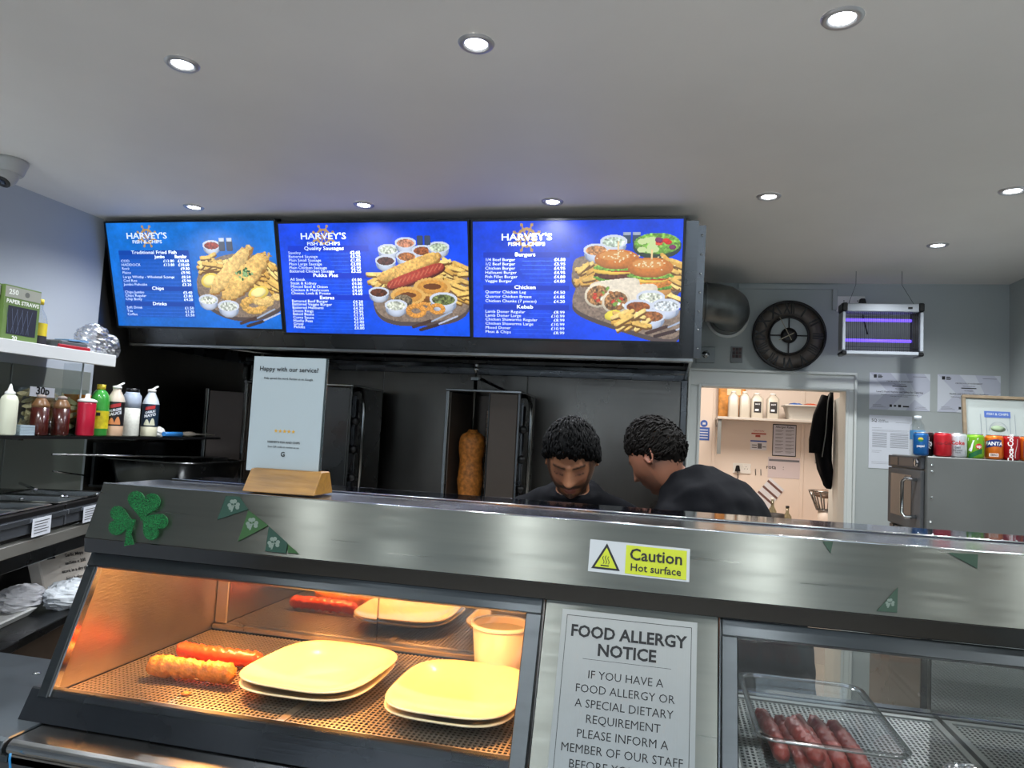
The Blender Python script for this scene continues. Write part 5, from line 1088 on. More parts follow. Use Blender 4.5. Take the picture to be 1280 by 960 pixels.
part('label_band', MB().lathe([(.0338, .012), (.0338, .045)], (-2.43, 2.305, SH), 26, cap=False), mat('label_black', (40, 38, 44), .5), t)
part('cap', MB().lathe([(.015, .17), (.015, .19), (.001, .192)], (-2.43, 2.305, SH), 16), mat('cap_yellow', (226, 196, 40), .5), t)
solo('dark_tray', MB().box(-2.50, 2.36, SH, -2.37, 2.50, SH+.040), mat('tray_grey', (84, 88, 92), .4), 'grey tray lying on the white shelf beside the bottle', 'tray', (-2.43, 2.37, SH), bev=.006)
for k, (y, z, c, l) in enumerate(((2.31, .0, (150, 24, 36), 'red folded packet at the front edge of the white shelf'),)):
    solo('red_packet', MB().box(-2.366, 2.34, SH, -2.357, 2.50, SH+.022), mat('red_packet', c, .4), l, 'packet', (-2.36, 2.38, SH), bev=.003)
solo('blue_packet', MB().obox((-2.44, 2.40, SH+.041), (.07, 0, 0), (0, .10, .004), (0, 0, .006)), mat('packet_blue', (110, 150, 190), .4), 'pale blue packet resting on the grey tray', 'packet', (-2.41, 2.48, SH+.04))
crinkle('plastic_bag', (-2.41, 2.565, SH+.055), .078, 'crumpled clear plastic bag at the end of the white shelf', 'bag', film, 21, .8, 1.0, .95, 34)
crinkle('plastic_bag', (-2.41, 2.655, SH+.04), .05, 'small crumpled clear bag at the very end of the white shelf', 'bag', film, 22, .8, .9, 1.1, 30)
solo('blue_marker', MB().tube([(-2.35, 1.90, SH+.012), (-2.35, 2.03, SH+.012)], .008, 10), mat('marker_blue', (30, 32, 90), .4), 'dark blue marker pen in front of the straw boxes', 'pen', (-2.35, 1.96, SH+.01))
# glass shelf with sauce bottles
GZ = 1.5445
t = thing('glass_shelf', 'glass shelf along the left wall carrying sauce bottles', 'shelf', (-2.5, 2.4, GZ))
part('pane', MB().box(-2.685, .9, GZ-.010, -2.30, 3.34, GZ), glassmat('shelf_glass_grey', (.45, .5, .48), .22), t); part('front_edge', MB().box(-2.2995, .9, GZ-.011, -2.296, 3.34, GZ+.0005), blk, t)
for y in (2.3, 2.9, 3.25): part('bracket', MB().box(-2.685, y, GZ-.024, -2.45, y+.012, GZ-.0105), steel_s, t)
GZ += .0012
def G(px, X=-2.35): p = PX(px, 548, X); return V(X, p.y, GZ)
def sbottle(px, X, prof, body, lab, extras=(), n=26, name='sauce_bottle', sc=1.0):
    p = G(px, X); t = thing(name, lab, 'bottle', tuple(p), 'bottles on the glass shelf')
    part('bottle_body', MB().lathe([(r*sc, z*sc) for r, z in prof], p, n), body, t)
    for nm, pr, mt in extras: part(nm, MB().lathe([(r*sc, z*sc) for r, z in pr], p, n, cap=(nm not in ('label', 'label_band', 'flap'))), mt, t)
    return t, p
sq = [(.026, 0), (.029, .005), (.029, .125), (.024, .14), (.017, .146)]
sbottle(7, -2.35, sq, mat('cream_bottle', (216, 218, 196), .3), 'cream squeeze bottle with a pointed nozzle at the left edge', [('nozzle', [(.017, .146), (.017, .155), (.009, .162), (.003, .185), (.001, .186)], whitep)])
br_ = mat('brown_sauce', (62, 20, 14), .25, coat=.4); am = mat('amber_plastic', (120, 86, 56), .3)
for px, X, lab in ((47, -2.36, 'brown sauce bottle with a red tipped cap, left of the two'), (73.5, -2.36, 'brown sauce bottle with a greyish cap, right of the two')):
    sbottle(px, X, [(.031, 0), (.034, .005), (.034, .118)], br_, lab, [('shoulder', [(.034, .1185), (.033, .13), (.022, .152), (.017, .158)], am), ('cap', [(.018, .158), (.018, .170), (.006, .173), (.001, .174)], mat('cap_greige', (150, 136, 128), .4))], sc=.90)
sbottle(58, -2.45, [(.028, 0), (.03, .004), (.03, .06)], mat('soy_dark', (24, 14, 12), .2), 'half empty dark sauce bottle between the two brown ones', [('upper_body', [(.03, .061), (.03, .14), (.018, .16)], glassmat('amber_glass', (.7, .6, .42), .1)), ('cap', [(.019, .16), (.019, .175), (.001, .176)], MATS['cap_greige'])], sc=.9)
sbottle(105, -2.35, [(.030, 0), (.034, .004), (.033, .08), (.034, .128), (.033, .138)], mat('red_sauce', (190, 30, 58), .3), 'short red squeeze bottle with a white collar', [('collar', [(.036, .138), (.036, .146), (.022, .152), (.010, .154), (.008, .172), (.001, .173)], whitep)], sc=1.0)
gl = mat('green_bottle', (58, 150, 60), .2, coat=.5); yl = mat('lemon_label', (206, 190, 30), .45, vary=.25, vscale=(50, 50, 50))
t, p = sbottle(121, -2.38, [(.034, 0), (.037, .006), (.037, .15), (.034, .168), (.024, .188), (.015, .196)], gl, 'green lemon juice bottle with a yellow cap and label', [('label', [(.0375, .03), (.0375, .105)], yl), ('cap', [(.017, .196), (.017, .218), (.001, .219)], mat('lemon_cap', (206, 184, 50), .4))])
part('logo_patch', MB().box(p.x+.032, p.y-.032, p.z+.082, p.x+.034, p.y-.012, p.z+.096) if False else MB().obox((p.x+.030, p.y-.026, p.z+.084), (-.012, -.010, 0), (0, 0, .014), (.001, -.001, 0)), blk, t)
def squeezy(px, X, body, base, lcol, swirl, word1, lab, sc=1.0):
    t, p = sbottle(px, X, [(.033, 0), (.036, .005), (.036, .045), (.0355, .046)], base, lab, [('upper_body', [(.036, .0461), (.036, .15), (.030, .170), (.017, .196), (.016, .205)], body), ('label', [(.0365, .044), (.0365, .148)], lcol), ('cap', [(.018, .205), (.018, .216), (.006, .219), (.001, .22)], whitep)], sc=sc)
    part('flap', MB().obox((p.x+.004, p.y+.004, p.z+.212*sc), (.0, .038*sc, .018*sc), (-.012, 0, 0), (0, -.003, .007)), whitep, t, bev=.003)
    fv = math.atan2(p.x, p.y); fn = wrap(p.x, p.y, p.z, .0372*sc, -fv)
    mb = MB(); map_text(mb, word1, .0145, lambda a, b_: fn(a, b_+.112*sc+a*.25), .04, .9); map_text(mb, 'SAUCE' if word1 != 'GARLIC' else 'MAYO', .0175, lambda a, b_: fn(a, b_+.096*sc+a*.25), .04, 1.0); part('lettering', mb, paper, t)
    mb = MB(); patch(mb, lambda a, b_: fn(a, b_+a*.25), -.022, .020, .124*sc, .139*sc, 8, 1); part('brand_band', mb, mat('band_red', (180, 46, 48), .4), t)
    mb = MB(); patch(mb, fn, -.024, .0, .05, .078, 6, 6, shape=lambda a, b_: (a, .05+(b_-.05)*(1-((a+.012)/.012)**2*.8))); patch(mb, fn, .0, .024, .05, .084, 6, 6, shape=lambda a, b_: (a, .05+(b_-.05)*(1-((a-.012)/.012)**2*.8))); part('swirl_print', mb, swirl, t)
squeezy(141, -2.36, mat('beige_body', (206, 192, 176), .35), mat('peach_base', (206, 170, 140), .35), mat('label_black2', (28, 24, 26), .4), mat('swirl_orange', (206, 132, 80), .45), 'BURGER', 'burger sauce squeeze bottle with black label and open flap')
sbottle(161, -2.37, [(.035, 0), (.038, .005), (.037, .05), (.0365, .125)], mat('white_salt', (214, 214, 204), .5, vary=.1, vscale=(90, 90, 90)), 'clear shaker of white seasoning with a black lid', [('upper_body', [(.0365, .1255), (.038, .15), (.038, .18), (.030, .19), (.029, .196)], mat('clear_upper', (170, 182, 200), .3)), ('cap', [(.027, .196), (.027, .213), (.001, .214)], blk)])
squeezy(185, -2.36, mat('white_body', (206, 214, 222), .35), mat('mayo_base', (220, 216, 190), .35), mat('label_navy', (26, 44, 64), .4), mat('swirl_cream', (206, 206, 180), .45), 'GARLIC', 'garlic mayo squeeze bottle with dark blue label and open flap')
t = thing('kitchen_knife', 'knife with a bright blue handle lying on the glass shelf', 'knife', tuple(G(222)))
a_, b_ = G(204, -2.33), G(226, -2.36); part('handle_grip', MB().tube([a_+V(0, 0, .012), b_+V(0, 0, .010)], [.010, .012], 12), mat('handle_blue', (44, 120, 190), .4), t)
c_ = G(268, -2.36); part('blade', MB().prism([b_+V(0, 0, .008), c_+V(0, 0, .006), c_+V(0, 0, .012), b_+V(0, 0, .020)], (-.004, 0, 0)), mat('blade_pale', (196, 186, 174), .3, .6), t)
crinkle('paper_scrap', tuple(G(198, -2.40)+V(0, 0, .018)), .026, 'small crumpled tissue beside the garlic mayo bottle', 'tissue', whitep, 31, 1, 1, .9, 16)
crinkle('paper_scrap', tuple(G(236, -2.42)+V(0, 0, .010)), .022, 'flat crumpled tissue beside the blue handled knife', 'tissue', mat('tissue_tan', (190, 176, 160), .7), 32, 1, 2.2, .5, 16)
sheetn = MB()
for k in range(4): sheetn.box(-2.40, G(19).y, GZ+k*.0095, -2.33, G(37).y, GZ+.0088+k*.0095)
solo('container_lids', sheetn, mat('lid_blue', (150, 166, 176), .35), 'stack of pale translucent lids beside the cream bottle', 'lids', (-2.36, G(28).y, GZ), kind='stuff')
# tub of wooden chip forks
y0, y1 = G(14, -2.5).y, G(83, -2.5).y
t = thing('fork_bin', 'clear acrylic bin full of wooden chip forks behind the bottles', 'bin', (-2.55, (y0+y1)/2, GZ))
part('bin_front', MB().box(-2.432, y0, GZ, -2.429, y1+.02, GZ+.19), clear, t); part('bin_back', MB().box(-2.66, y0, GZ, -2.657, y1+.02, GZ+.19), clear, t); part('bin_side', MB().box(-2.6565, y1+.017, GZ, -2.4325, y1+.02, GZ+.19), clear, t); part('bin_side', MB().box(-2.6565, y0, GZ, -2.4325, y0+.003, GZ+.19), clear, t)
fm = mat('fork_wood', (190, 178, 134), .6, vary=.15, vscale=(30, 30, 30)); r_ = random.Random(9)
for k in range(110):
    c = V(r_.uniform(-2.62, -2.47) if k > 60 else r_.uniform(-2.50, -2.465), r_.uniform(y0+.03, y1-.01), GZ+.012+r_.random()**.8*(.15 if k < 90 else .06)); d = V(r_.gauss(0, .35), r_.gauss(0, 1), r_.gauss(0, .6)).normalized(); q = d.cross(V(1, r_.gauss(0, .3), r_.gauss(0, .3))).normalized(); u_ = d.cross(q)
    L_ = .024; pts = [c-d*L_-q*.004, c-d*L_*.3-q*.009, c+d*L_*.5-q*.009, c+d*L_*1.1-q*.002, c+d*L_*1.1+q*.002, c+d*L_*.5+q*.009, c-d*L_*.3+q*.009, c-d*L_+q*.004]
    if max(p_.x for p_ in pts) > -2.434: sft = max(p_.x for p_ in pts)+2.436; pts = [p_-V(sft, 0, 0) for p_ in pts]
    solo('chip_fork', MB().prism(pts, u_*.0022), fm, 'wooden chip fork in the clear bin behind the sauce bottles', 'chip fork', tuple(c), 'wooden chip forks in the clear bin')
t = thing('price_card', 'handwritten white card reading 30p on the fork bin', 'sign', tuple(G(48, -2.425)+V(0, 0, .15)))
ya, yb_ = G(32, -2.425).y, G(63, -2.425).y; part('card', MB().box(-2.428, ya, GZ+.148, -2.426, yb_, GZ+.186), paper, t)
mb = MB(); put_text(mb, '30p', .042, (-2.4255, (ya+yb_)/2, GZ+.170), (0, 1, 0), (0, 0, 1), .035); part('lettering', mb, ink, t)
t = thing('acrylic_holder', 'upright clear acrylic holder behind the red bottle', 'holder', tuple(G(90, -2.42)))
yy = G(84, -2.42).y; part('panel', MB().box(-2.47, yy, GZ, -2.38, yy+.004, GZ+.295), acryl, t); part('edge', MB().box(-2.3795, yy, GZ, -2.376, yy+.006, GZ+.30), mat('acrylic_edge', (150, 156, 156), .2), t)
part('pocket', MB().box(-2.43, yy+.0065, GZ, -2.38, yy+.05, GZ+.055), acryl, t)
t = thing('orange_box', 'small orange box with a round dark logo behind the red bottle', 'box', tuple(G(100, -2.47)))
ya = G(93, -2.47).y; part('carton', MB().box(-2.55, ya, GZ+.07, -2.47, ya+.105, GZ+.17), mat('box_orange', (226, 130, 30), .5), t, bev=.001); part('stand', MB().box(-2.55, ya+.01, GZ, -2.48, ya+.09, GZ+.0695), blk, t)
part('logo_ring', MB().lathe([(.034, 0), (.034, .001)], (-2.47, ya+.062, GZ+.118), 24, (1, 0, 0)), mat('logo_yellow', (226, 176, 50), .5), t); part('logo_disc', MB().lathe([(.020, .001), (.020, .002)], (-2.47, ya+.066, GZ+.114), 20, (1, 0, 0)), mat('logo_dark', (60, 24, 20), .5), t)
# lower steel shelf and pan in the alcove
t = thing('alcove_shelf', 'dark steel shelf in the left alcove below the glass shelf', 'shelf', (-2.5, 3.1, 1.38))
part('shelf_board', MB().box(-2.68, 2.9, 1.29, -2.1, 3.40, 1.30), steel_d, t); part('front_rail', MB().tube([(-2.3, 2.3, 1.475), (-2.25, 3.35, 1.44)], .004, 8), steel_s, t); part('upstand', MB().box(-2.67, 2.9, 1.3005, -2.655, 3.38, 1.5), steel_d, t)
pb = [rrect(-2.58, 2.93, -2.20, 3.36, .05, 1.302), rrect(-2.62, 2.91, -2.16, 3.39, .06, 1.425), rrect(-2.64, 2.90, -2.14, 3.40, .06, 1.427), rrect(-2.64, 2.90, -2.14, 3.40, .06, 1.432), rrect(-2.61, 2.92, -2.17, 3.38, .06, 1.43), rrect(-2.57, 2.94, -2.21, 3.35, .05, 1.31)]
solo('steel_pan', loft(pb, cap=True), steel_s, 'deep stainless gastronorm pan in the left alcove', 'pan', (-2.4, 3.15, 1.302))
# prep counter (angled)
P1, P2 = V(-1.919, 1.757, 0), V(-2.133, 2.359, 0); dS = (P2-P1).normalized(); dN = V(-dS.y, dS.x, 0); 
if dN.x > 0: dN = -dN      # away from the camera side
def pc(s_, n_, z): q = P1+dS*s_+dN*n_; return V(q.x, q.y, z)
t = thing('prep_counter', 'refrigerated stainless prep counter with recessed pans at left', 'prep counter', tuple(pc(.2, .2, .9)))
def pbx(name, s0, s1, n0, n1, z0, z1, mt, bev=.002, **k): return part(name, MB().obox(pc(s0, n0, z0), dS*(s1-s0), dN*(n1-n0), V(0, 0, z1-z0)), mt, t, bev=bev, **k)
SG = .395
zebra = mat('silver_profile', (150, 156, 164), .25, .9)
for (s0, s1) in ((-.25, SG-.006), (SG+.006, .90)):
    nd = .62 if s0 < 0 else .40
    pbx('top_frame', s0, s1, .0, .022, 1.300, 1.318, blkm); pbx('silver_edge', s0, s1, -.010, -.0005, 1.283, 1.300, zebra); pbx('fascia', s0, s1, .0, .02, 1.247, 1.2995, mat('fascia_grey', (92, 96, 102), .4, .5)); 
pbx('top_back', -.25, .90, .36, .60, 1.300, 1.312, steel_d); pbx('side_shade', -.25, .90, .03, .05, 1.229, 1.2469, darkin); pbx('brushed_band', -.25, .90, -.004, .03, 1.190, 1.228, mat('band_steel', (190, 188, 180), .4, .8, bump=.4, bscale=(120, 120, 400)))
pbx('lower_lip', -.25, .90, .0, .03, 1.145, 1.1895, steel_d); pbx('recess_back', -.25, .90, .30, .32, .5, 1.18, mat('recess_steel', (84, 82, 80), .5, .7, vary=.2)); pbx('open_shelf', -.25, .90, .0, .2995, .885, .915, steel_d, bev=.003)
pbx('base_front', -.25, .90, .06, .08, .05, .884, mat('brown_board', (60, 46, 34), .6, vary=.3)); pbx('bench_body', -.25, .90, .33, .6, .05, 1.2995, darkin)
k = 0
for s0 in (-.22, -.03, .16, .41, .63):
    for n0, n1 in ((.03, .345),):
        cs = [(s0+.012, n0+.008), (s0+.205, n0+.008), (s0+.205, n1-.01), (s0+.012, n1-.01)]
        def ring(ins, z): 
            return [pc(a+(ins if i in (0, 3) else -ins), b_+(ins if i in (0, 1) else -ins), z) for i, (a, b_) in enumerate(cs)]
        mb = loft([ring(-.006, 1.318), ring(0, 1.322), ring(.004, 1.318), ring(.016, 1.22)], sm=False, cap=True); part('recessed_pan', mb, steel_s, t)
        part('pan_lid', MB().obox(pc(s0+.03, n0+.03, 1.296), dS*.15, dN*.13, V(0, 0, .004)), acryl, t) if k % 2 else None
        k += 1
for px, py in ((27, 625), (78, 622), (83, 622), (121, 619)):
    q = PZ(px, py, 1.325); part('rail_stud', MB().lathe([(.008, 0), (.008, .006), (.003, .009)], q, 10), rim, t)
part('cross_bar', MB().tube([PZ(25, 604, 1.33), PZ(45, 612, 1.33)], .006, 8), rim, t); part('wire_rod', MB().tube([PZ(66, 589, 1.38), PZ(112, 595, 1.34)], .004, 8), steel_s, t)
for s_, lab in ((.16, 'white printed notice taped under the prep counter edge, left one'), (.505, 'white printed notice taped under the prep counter edge, right one')):
    q = thing('taped_notice', lab, 'notice', tuple(pc(s_, -.004, 1.24)), 'notices taped to the prep counter')
    part('sheet', MB().obox(pc(s_, -.0135, 1.238), dS*.115, dN*.0008, V(0, 0, .058)), paper, q, label=None); mb = MB()
    for k in range(5): mb.obox(pc(s_+.012, -.0142, 1.284-k*.009), dS*(.09-.008*(k % 3)), dN*.0004, V(0, 0, .0022))
    part('text_lines', mb, ink, q, kind='stuff')
# things on the open shelf
crinkle('paper_bag', tuple(pc(.50, .17, .965)), .075, 'crumpled white paper on the open shelf, left', 'paper', mat('white_tissue', (206, 206, 210), .6), 41, .8, 1.2, .6)
crinkle('plastic_bag', tuple(pc(.60, .045, .962)), .085, 'crumpled white plastic bag on the open shelf beside the display', 'bag', mat('bag_white', (214, 220, 226), .35), 42, .8, 1.2, .6)
t = thing('cardboard_parcel', 'white printed parcel leaning at the back of the open shelf', 'parcel', tuple(pc(.38, .2, .92)))
o_ = pc(.60, .13, .945); ax_, ay_ = dS*.24+dN*-.09, V(0, 0, .17)+dN*.05; part('parcel_body', MB().obox(o_, ax_, ay_, dN*.045), mat('parcel_cream', (206, 198, 188), .6), t, bev=.004)
mb = MB(); axn, ayn = ax_.normalized(), (ay_-axx if False else ay_).normalized()
for k, s_ in enumerate(('Garlic Mayo', 'sachets x 200', 'store in a dry place', 'best before end')): put_text(mb, s_, .018, o_+ax_*.62+ay_*(.80-k*.17), ax_, ay_, .02, off=.002)
part('lettering', mb, ink, t); part('barcode', MB().obox(o_+ax_*.14+ay_*.78-dN*.001, ax_*.14, ay_*.13, -dN*.0008), ink, t)
t = thing('foam_tray', 'white takeaway tray at the left edge of the open shelf', 'tray', tuple(pc(-.02, .04, .916)))
part('tray', loft([[pc(*q, .9165) for q in ((.2, .12), (.46, .12), (.46, .25), (.2, .25))], [pc(*q, .940) for q in ((.18, .10), (.48, .10), (.48, .27), (.18, .27))], [pc(*q, .942) for q in ((.19, .11), (.47, .11), (.47, .26), (.19, .26))], [pc(*q, .922) for q in ((.21, .13), (.45, .13), (.45, .24), (.21, .24))]], sm=False, cap=True), whitep, t)
solo('card_box', MB().obox(pc(.30, .09, .70), dS*.16, dN*.1, V(0, 0, .10)), mat('kraft_card', (150, 120, 92), .7), 'brown card box in the dark lower recess', 'box', tuple(pc(.38, .1, .7)), bev=.003)
# CCTV camera
t = thing('cctv_camera', 'white dome security camera on the ceiling at upper left', 'security camera', (-1.8, 1.6, H))
q = PZ(12, 200, H); part('base_cone', MB().lathe([(.062, 0), (.062, -.010), (.050, -.05), (.044, -.058)], q, 36), mat('camera_white', (176, 176, 174), .35), t)
q2 = q+V(.010, -.012, -.066); vs_ = MB().lathe([(.001, .038), (.016, .034), (.029, .024), (.036, .008), (.036, -.012), (.030, -.026), (.026, -.033)], q2, 32, (-.12, .62, 1)); part('turret', vs_, MATS['camera_white'], t)
ax_ = V(-.12, .62, 1).normalized(); part('lens_face', MB().lathe([(.0255, -.0335), (.0255, -.036), (.012, -.0365), (.001, -.036)], q2, 28, tuple(ax_)), blk, t); part('lens', MB().lathe([(.011, -.037), (.006, -.041), (.001, -.042)], q2, 20, tuple(ax_)), mat('lens_glass', (60, 70, 90), .05), t)
# =============================================================== PEOPLE
def cap_tube(mb, pts, rad, n=18, sx=1):
    # tapered limb with rounded ends
    P = [Vector(p) for p in pts]; d0 = (P[0]-P[1]).normalized(); d1 = (P[-1]-P[-2]).normalized()
    path = [P[0]+d0*rad[0]*.95, P[0]+d0*rad[0]*.7]+P+[P[-1]+d1*rad[-1]*.7, P[-1]+d1*rad[-1]*.95]; rr = [rad[0]*.25, rad[0]*.72]+list(rad)+[rad[-1]*.72, rad[-1]*.25]
    # refine
    path2, r2 = [], []
    for i in range(len(path)-1):
        k = 1 if i < 1 or i > len(path)-3 else 4
        for j in range(k): t = j/k; path2.append(path[i].lerp(path[i+1], t)); r2.append(rr[i]*(1-t)+rr[i+1]*t)
    path2.append(path[-1]); r2.append(rr[-1]); mb.tube(path2, r2, n, sx=sx)
def loft_body(mb, secs, n=28):   # secs: centre, side vector*radius, front vector*radius
    vs = []
    for c, a, b in secs:
        for k in range(n): th = 2*PI*k/n; vs.append(Vector(c)+Vector(a)*math.copysign(abs(math.cos(th))**.85, math.cos(th))+Vector(b)*math.copysign(abs(math.sin(th))**.85, math.sin(th)))
    m_ = len(secs); s0 = Vector(secs[0][1]).cross(Vector(secs[0][2])); up_ = Vector(secs[-1][0])-Vector(secs[0][0]); fl = s0.dot(up_) < 0
    fs = [(i*n+k, i*n+(k+1) % n, (i+1)*n+(k+1) % n, (i+1)*n+k) for i in range(m_-1) for k in range(n)]+[tuple(range(n))[::-1], tuple(range((m_-1)*n, m_*n))]
    if fl: fs = [f[::-1] for f in fs]
    mb.add(vs, fs, True)
def remesh(mb, name, vox, smooth=3):
    me = mb.mesh('tmp'); o = bpy.data.objects.new('tmp', me); C.objects.link(o)
    r = o.modifiers.new('r', 'REMESH'); r.mode = 'VOXEL'; r.voxel_size = vox
    if smooth: s_ = o.modifiers.new('s', 'SMOOTH'); s_.factor = .5; s_.iterations = smooth
    dg = bpy.context.evaluated_depsgraph_get(); dg.update(); m2 = bpy.data.meshes.new_from_object(o.evaluated_get(dg)); m2.name = name
    C.objects.unlink(o); bpy.data.objects.remove(o); bpy.data.meshes.remove(me)
    m2.polygons.foreach_set('use_smooth', [True]*len(m2.polygons)); return m2
g_ = lambda a, s_: math.exp(-(a/s_)**2)
def head_pt(d, S=1.0):
    # unit direction (x right, y forward, z up) -> point on the head surface
    x, y, z = d
    rx, ry, rz = .0755, .097, .120
    if z < 0: rz = .122
    q = 1/math.sqrt((x/rx)**2+(y/ry)**2+(z/rz)**2); px, py, pz = x*q, y*q, z*q
    if pz < 0:
        t = min(1, -pz/.12); px *= 1-.19*t**1.6
        if py < 0: py *= 1-.42*t           # nape
        else: py *= 1-.06*t
    if py > 0: px *= 1-.05*py/.1
    if py > .03:
        f = min(1, (py-.03)/.04)
        py = py-.006*f*g_(abs(px)-.0, .06)*(1 if pz > -.08 else .3)                     # flatter face
        nz = max(0, min(1, (.022-pz)/.052)) if pz > -.032 else max(0, 1-(-.032-pz)/.010)
        py += (.004+.022*nz**1.3)*g_(px, .0085+.006*nz)*(1 if pz < .03 else 0)          # nose
        py += .008*g_(abs(px)-.0125, .0065)*g_(pz+.030, .008)                            # nostril wings
        py -= .0095*g_(abs(px)-.031, .014)*g_(pz-.004, .013)                             # eye sockets
        py += .0055*g_(abs(px)-.031, .010)*g_(pz-.003, .0075)                            # lids
        py += .0050*g_(abs(px)-.030, .022)*g_(pz-.024, .007)                             # brow
        py += .0065*g_(px, .021)*g_(pz+.056, .0055)+.0065*g_(px, .018)*g_(pz+.070, .006) # lips
        py -= .003*g_(px, .022)*g_(pz+.063, .0028)
        py += .009*g_(px, .020)*g_(pz+.100, .014)                                        # chin
        py += .003*g_(abs(px)-.045, .016)*g_(pz+.022, .018)                              # cheeks
        py -= .003*g_(pz+.084, .007)*g_(px, .02)
    return px*S, py*S, pz*S
def person(name, label, head_c, face, right, up_, S, secs, limbs, torso_cut, skin, colfn, hairfn, hair_mat, shirt_secs, sleeves, legs, group=None):
    face, right, up_ = Vector(face).normalized(), Vector(right), Vector(up_); right = face.cross(up_).normalized(); up_ = right.cross(face).normalized()
    hc = Vector(head_c); root = thing(name, label, 'person', (hc.x, hc.y, 0))
    to = lambda p: hc+right*p[0]+face*p[1]+up_*p[2]
    mb = MB(); loft_body(mb, [(Vector(c), Vector(a)*.90, Vector(b)*.86) for c, a, b in secs])
    for pts, rad in limbs+legs: cap_tube(mb, pts, rad)
    N, M_ = 110, 84; vs = []
    for i in range(M_+1):
        ph = PI*i/M_
        for k in range(N):
            th = 2*PI*k/N; ph2 = ph
            vs.append(to(head_pt((math.sin(ph2)*math.cos(th), math.sin(ph2)*math.sin(th), math.cos(ph2)), S)))
    # point poles collapse harmlessly before remeshing
    mb.add(vs, [(i*N+k, (i+1)*N+k, (i+1)*N+(k+1) % N, i*N+(k+1) % N) for i in range(M_) for k in range(N)], True)
    for sd in (-1, 1):   # ears
        e = []; 
        for k in range(15):
            a = -.6+k*(2*PI*.86)/14; e.append(to(((sd*(.0715+.006*(1-math.cos(a))*.5+.004))*S, (-.020-.016*math.sin(a-.2)-.004)*S, (.002+.030*math.cos(a-.2))*S)))
        mb.tube(e, [.0045*S]*15, 8); mb.tube([to((sd*.068*S, -.016*S, .022*S)), to((sd*.0715*S, -.020*S, .0)), to((sd*.070*S, -.014*S, -.020*S))], [.009*S, .009*S, .008*S], 10)
    body = remesh(mb, 'body', .0042, 1)
    n = len(body.vertices); co = np.zeros(n*3); body.vertices.foreach_get('co', co); co = co.reshape(-1, 3)
    loc = co-np.array(hc); B = np.array([right, face, up_]); L = loc@B.T/S
    col = colfn(L, co); at = body.color_attributes.new('Col', 'FLOAT_COLOR', 'POINT'); c4 = np.ones((n, 4)); c4[:, :3] = col; at.data.foreach_set('color', c4.reshape(-1).astype(np.float32))
    co -= np.array(ORG[root.name]); body.vertices.foreach_set('co', co.reshape(-1)); body.update()
    link('body', body, skin, root)
    # hair: dome shell following the skull plus locks
    hb = MB(); N, M_ = 96, 60; vs = []; r_ = np.random.RandomState(len(name)+int(S*100)); sd = r_.rand(6)*6
    def hp(x, y, z, extra=0):
        p = Vector(head_pt((x, y, z), 1)); t_ = hairfn(x, y, z, p)+extra
        l = p.length; return to(p*(S*(l+t_)/l))
    for i in range(M_+1):
        ph = PI*i/M_
        for k in range(N):
            th = 2*PI*k/N; x, y, z = math.sin(ph)*math.cos(th), math.sin(ph)*math.sin(th), math.cos(ph)
            nz = .0028*math.sin(x*31+y*17+sd[0])*math.sin(y*37-z*23+sd[1])+.0016*math.sin(x*61+z*47+sd[2])
            vs.append(hp(x, y, z, nz))
    hb.add(vs, [(i*N+k, (i+1)*N+k, (i+1)*N+(k+1) % N, i*N+(k+1) % N) for i in range(M_) for k in range(N)], True)
    hm = part('hair', hb, hair_mat, root)
    lb = MB(); cnt_ = 0
    while cnt_ < 900:
        v = r_.randn(3); v /= np.linalg.norm(v)
        if v[2] < -.25: continue
        p = Vector(head_pt(tuple(v), 1)); th_ = hairfn(v[0], v[1], v[2], p)
        if th_ < .004: continue
        # lock runs forward and down over the skull
        flow = Vector((v[0]*.5+r_.randn()*.15, .55+r_.randn()*.2, -.25+r_.randn()*.15)); pts = []
        q = Vector(v)
        for s_ in range(5):
            tt = hairfn(q.x, q.y, q.z, Vector(head_pt(tuple(q), 1)))
            if tt < -.001 and s_ > 1: break
            pts.append(hp(q.x, q.y, q.z, .0025+.0014*math.sin(s_*.9+cnt_)+(.002 if s_ == 2 else 0))); q = (q+(flow-q*flow.dot(q))*.075).normalized()
        if len(pts) > 2: lb.tube(pts, [.0024, .0034, .0032, .0024, .0009][:len(pts)], 5, cap=False)
        cnt_ += 1
    part('hair_locks', lb, hair_mat, root, kind='stuff')
    sb = MB(); loft_body(sb, shirt_secs)
    for pts, rad in sleeves: cap_tube(sb, pts, rad)
    sm_ = remesh(sb, 'shirt', .008, 5); n = len(sm_.vertices); co = np.zeros(n*3); sm_.vertices.foreach_get('co', co); co = co.reshape(-1, 3)
    w1 = .004*np.sin(co[:, 0]*38+co[:, 2]*55+co[:, 1]*20)*np.sin(co[:, 2]*25-co[:, 0]*30)
    nr = np.zeros(n*3); sm_.vertices.foreach_get('normal', nr); co = co+nr.reshape(-1, 3)*w1[:, None]-np.array(ORG[root.name]); sm_.vertices.foreach_set('co', co.reshape(-1)); sm_.update()
    link('shirt', sm_, fabric_b, root)
    tb = MB()
    for pts, rad in legs[:2]: cap_tube(tb, pts[:4], [r+.014 for r in rad[:4]])
    cap_tube(tb, [secs[0][0], Vector(secs[0][0])+Vector((0, 0, .1))], [.155, .145])
    tm = remesh(tb, 'trousers', .010, 5); n = len(tm.vertices); co = np.zeros(n*3); tm.vertices.foreach_get('co', co); co = co.reshape(-1, 3)-np.array(ORG[root.name]); tm.vertices.foreach_set('co', co.reshape(-1)); tm.update()
    link('trousers', tm, mat('black_trousers', (20, 20, 23), .9), root)
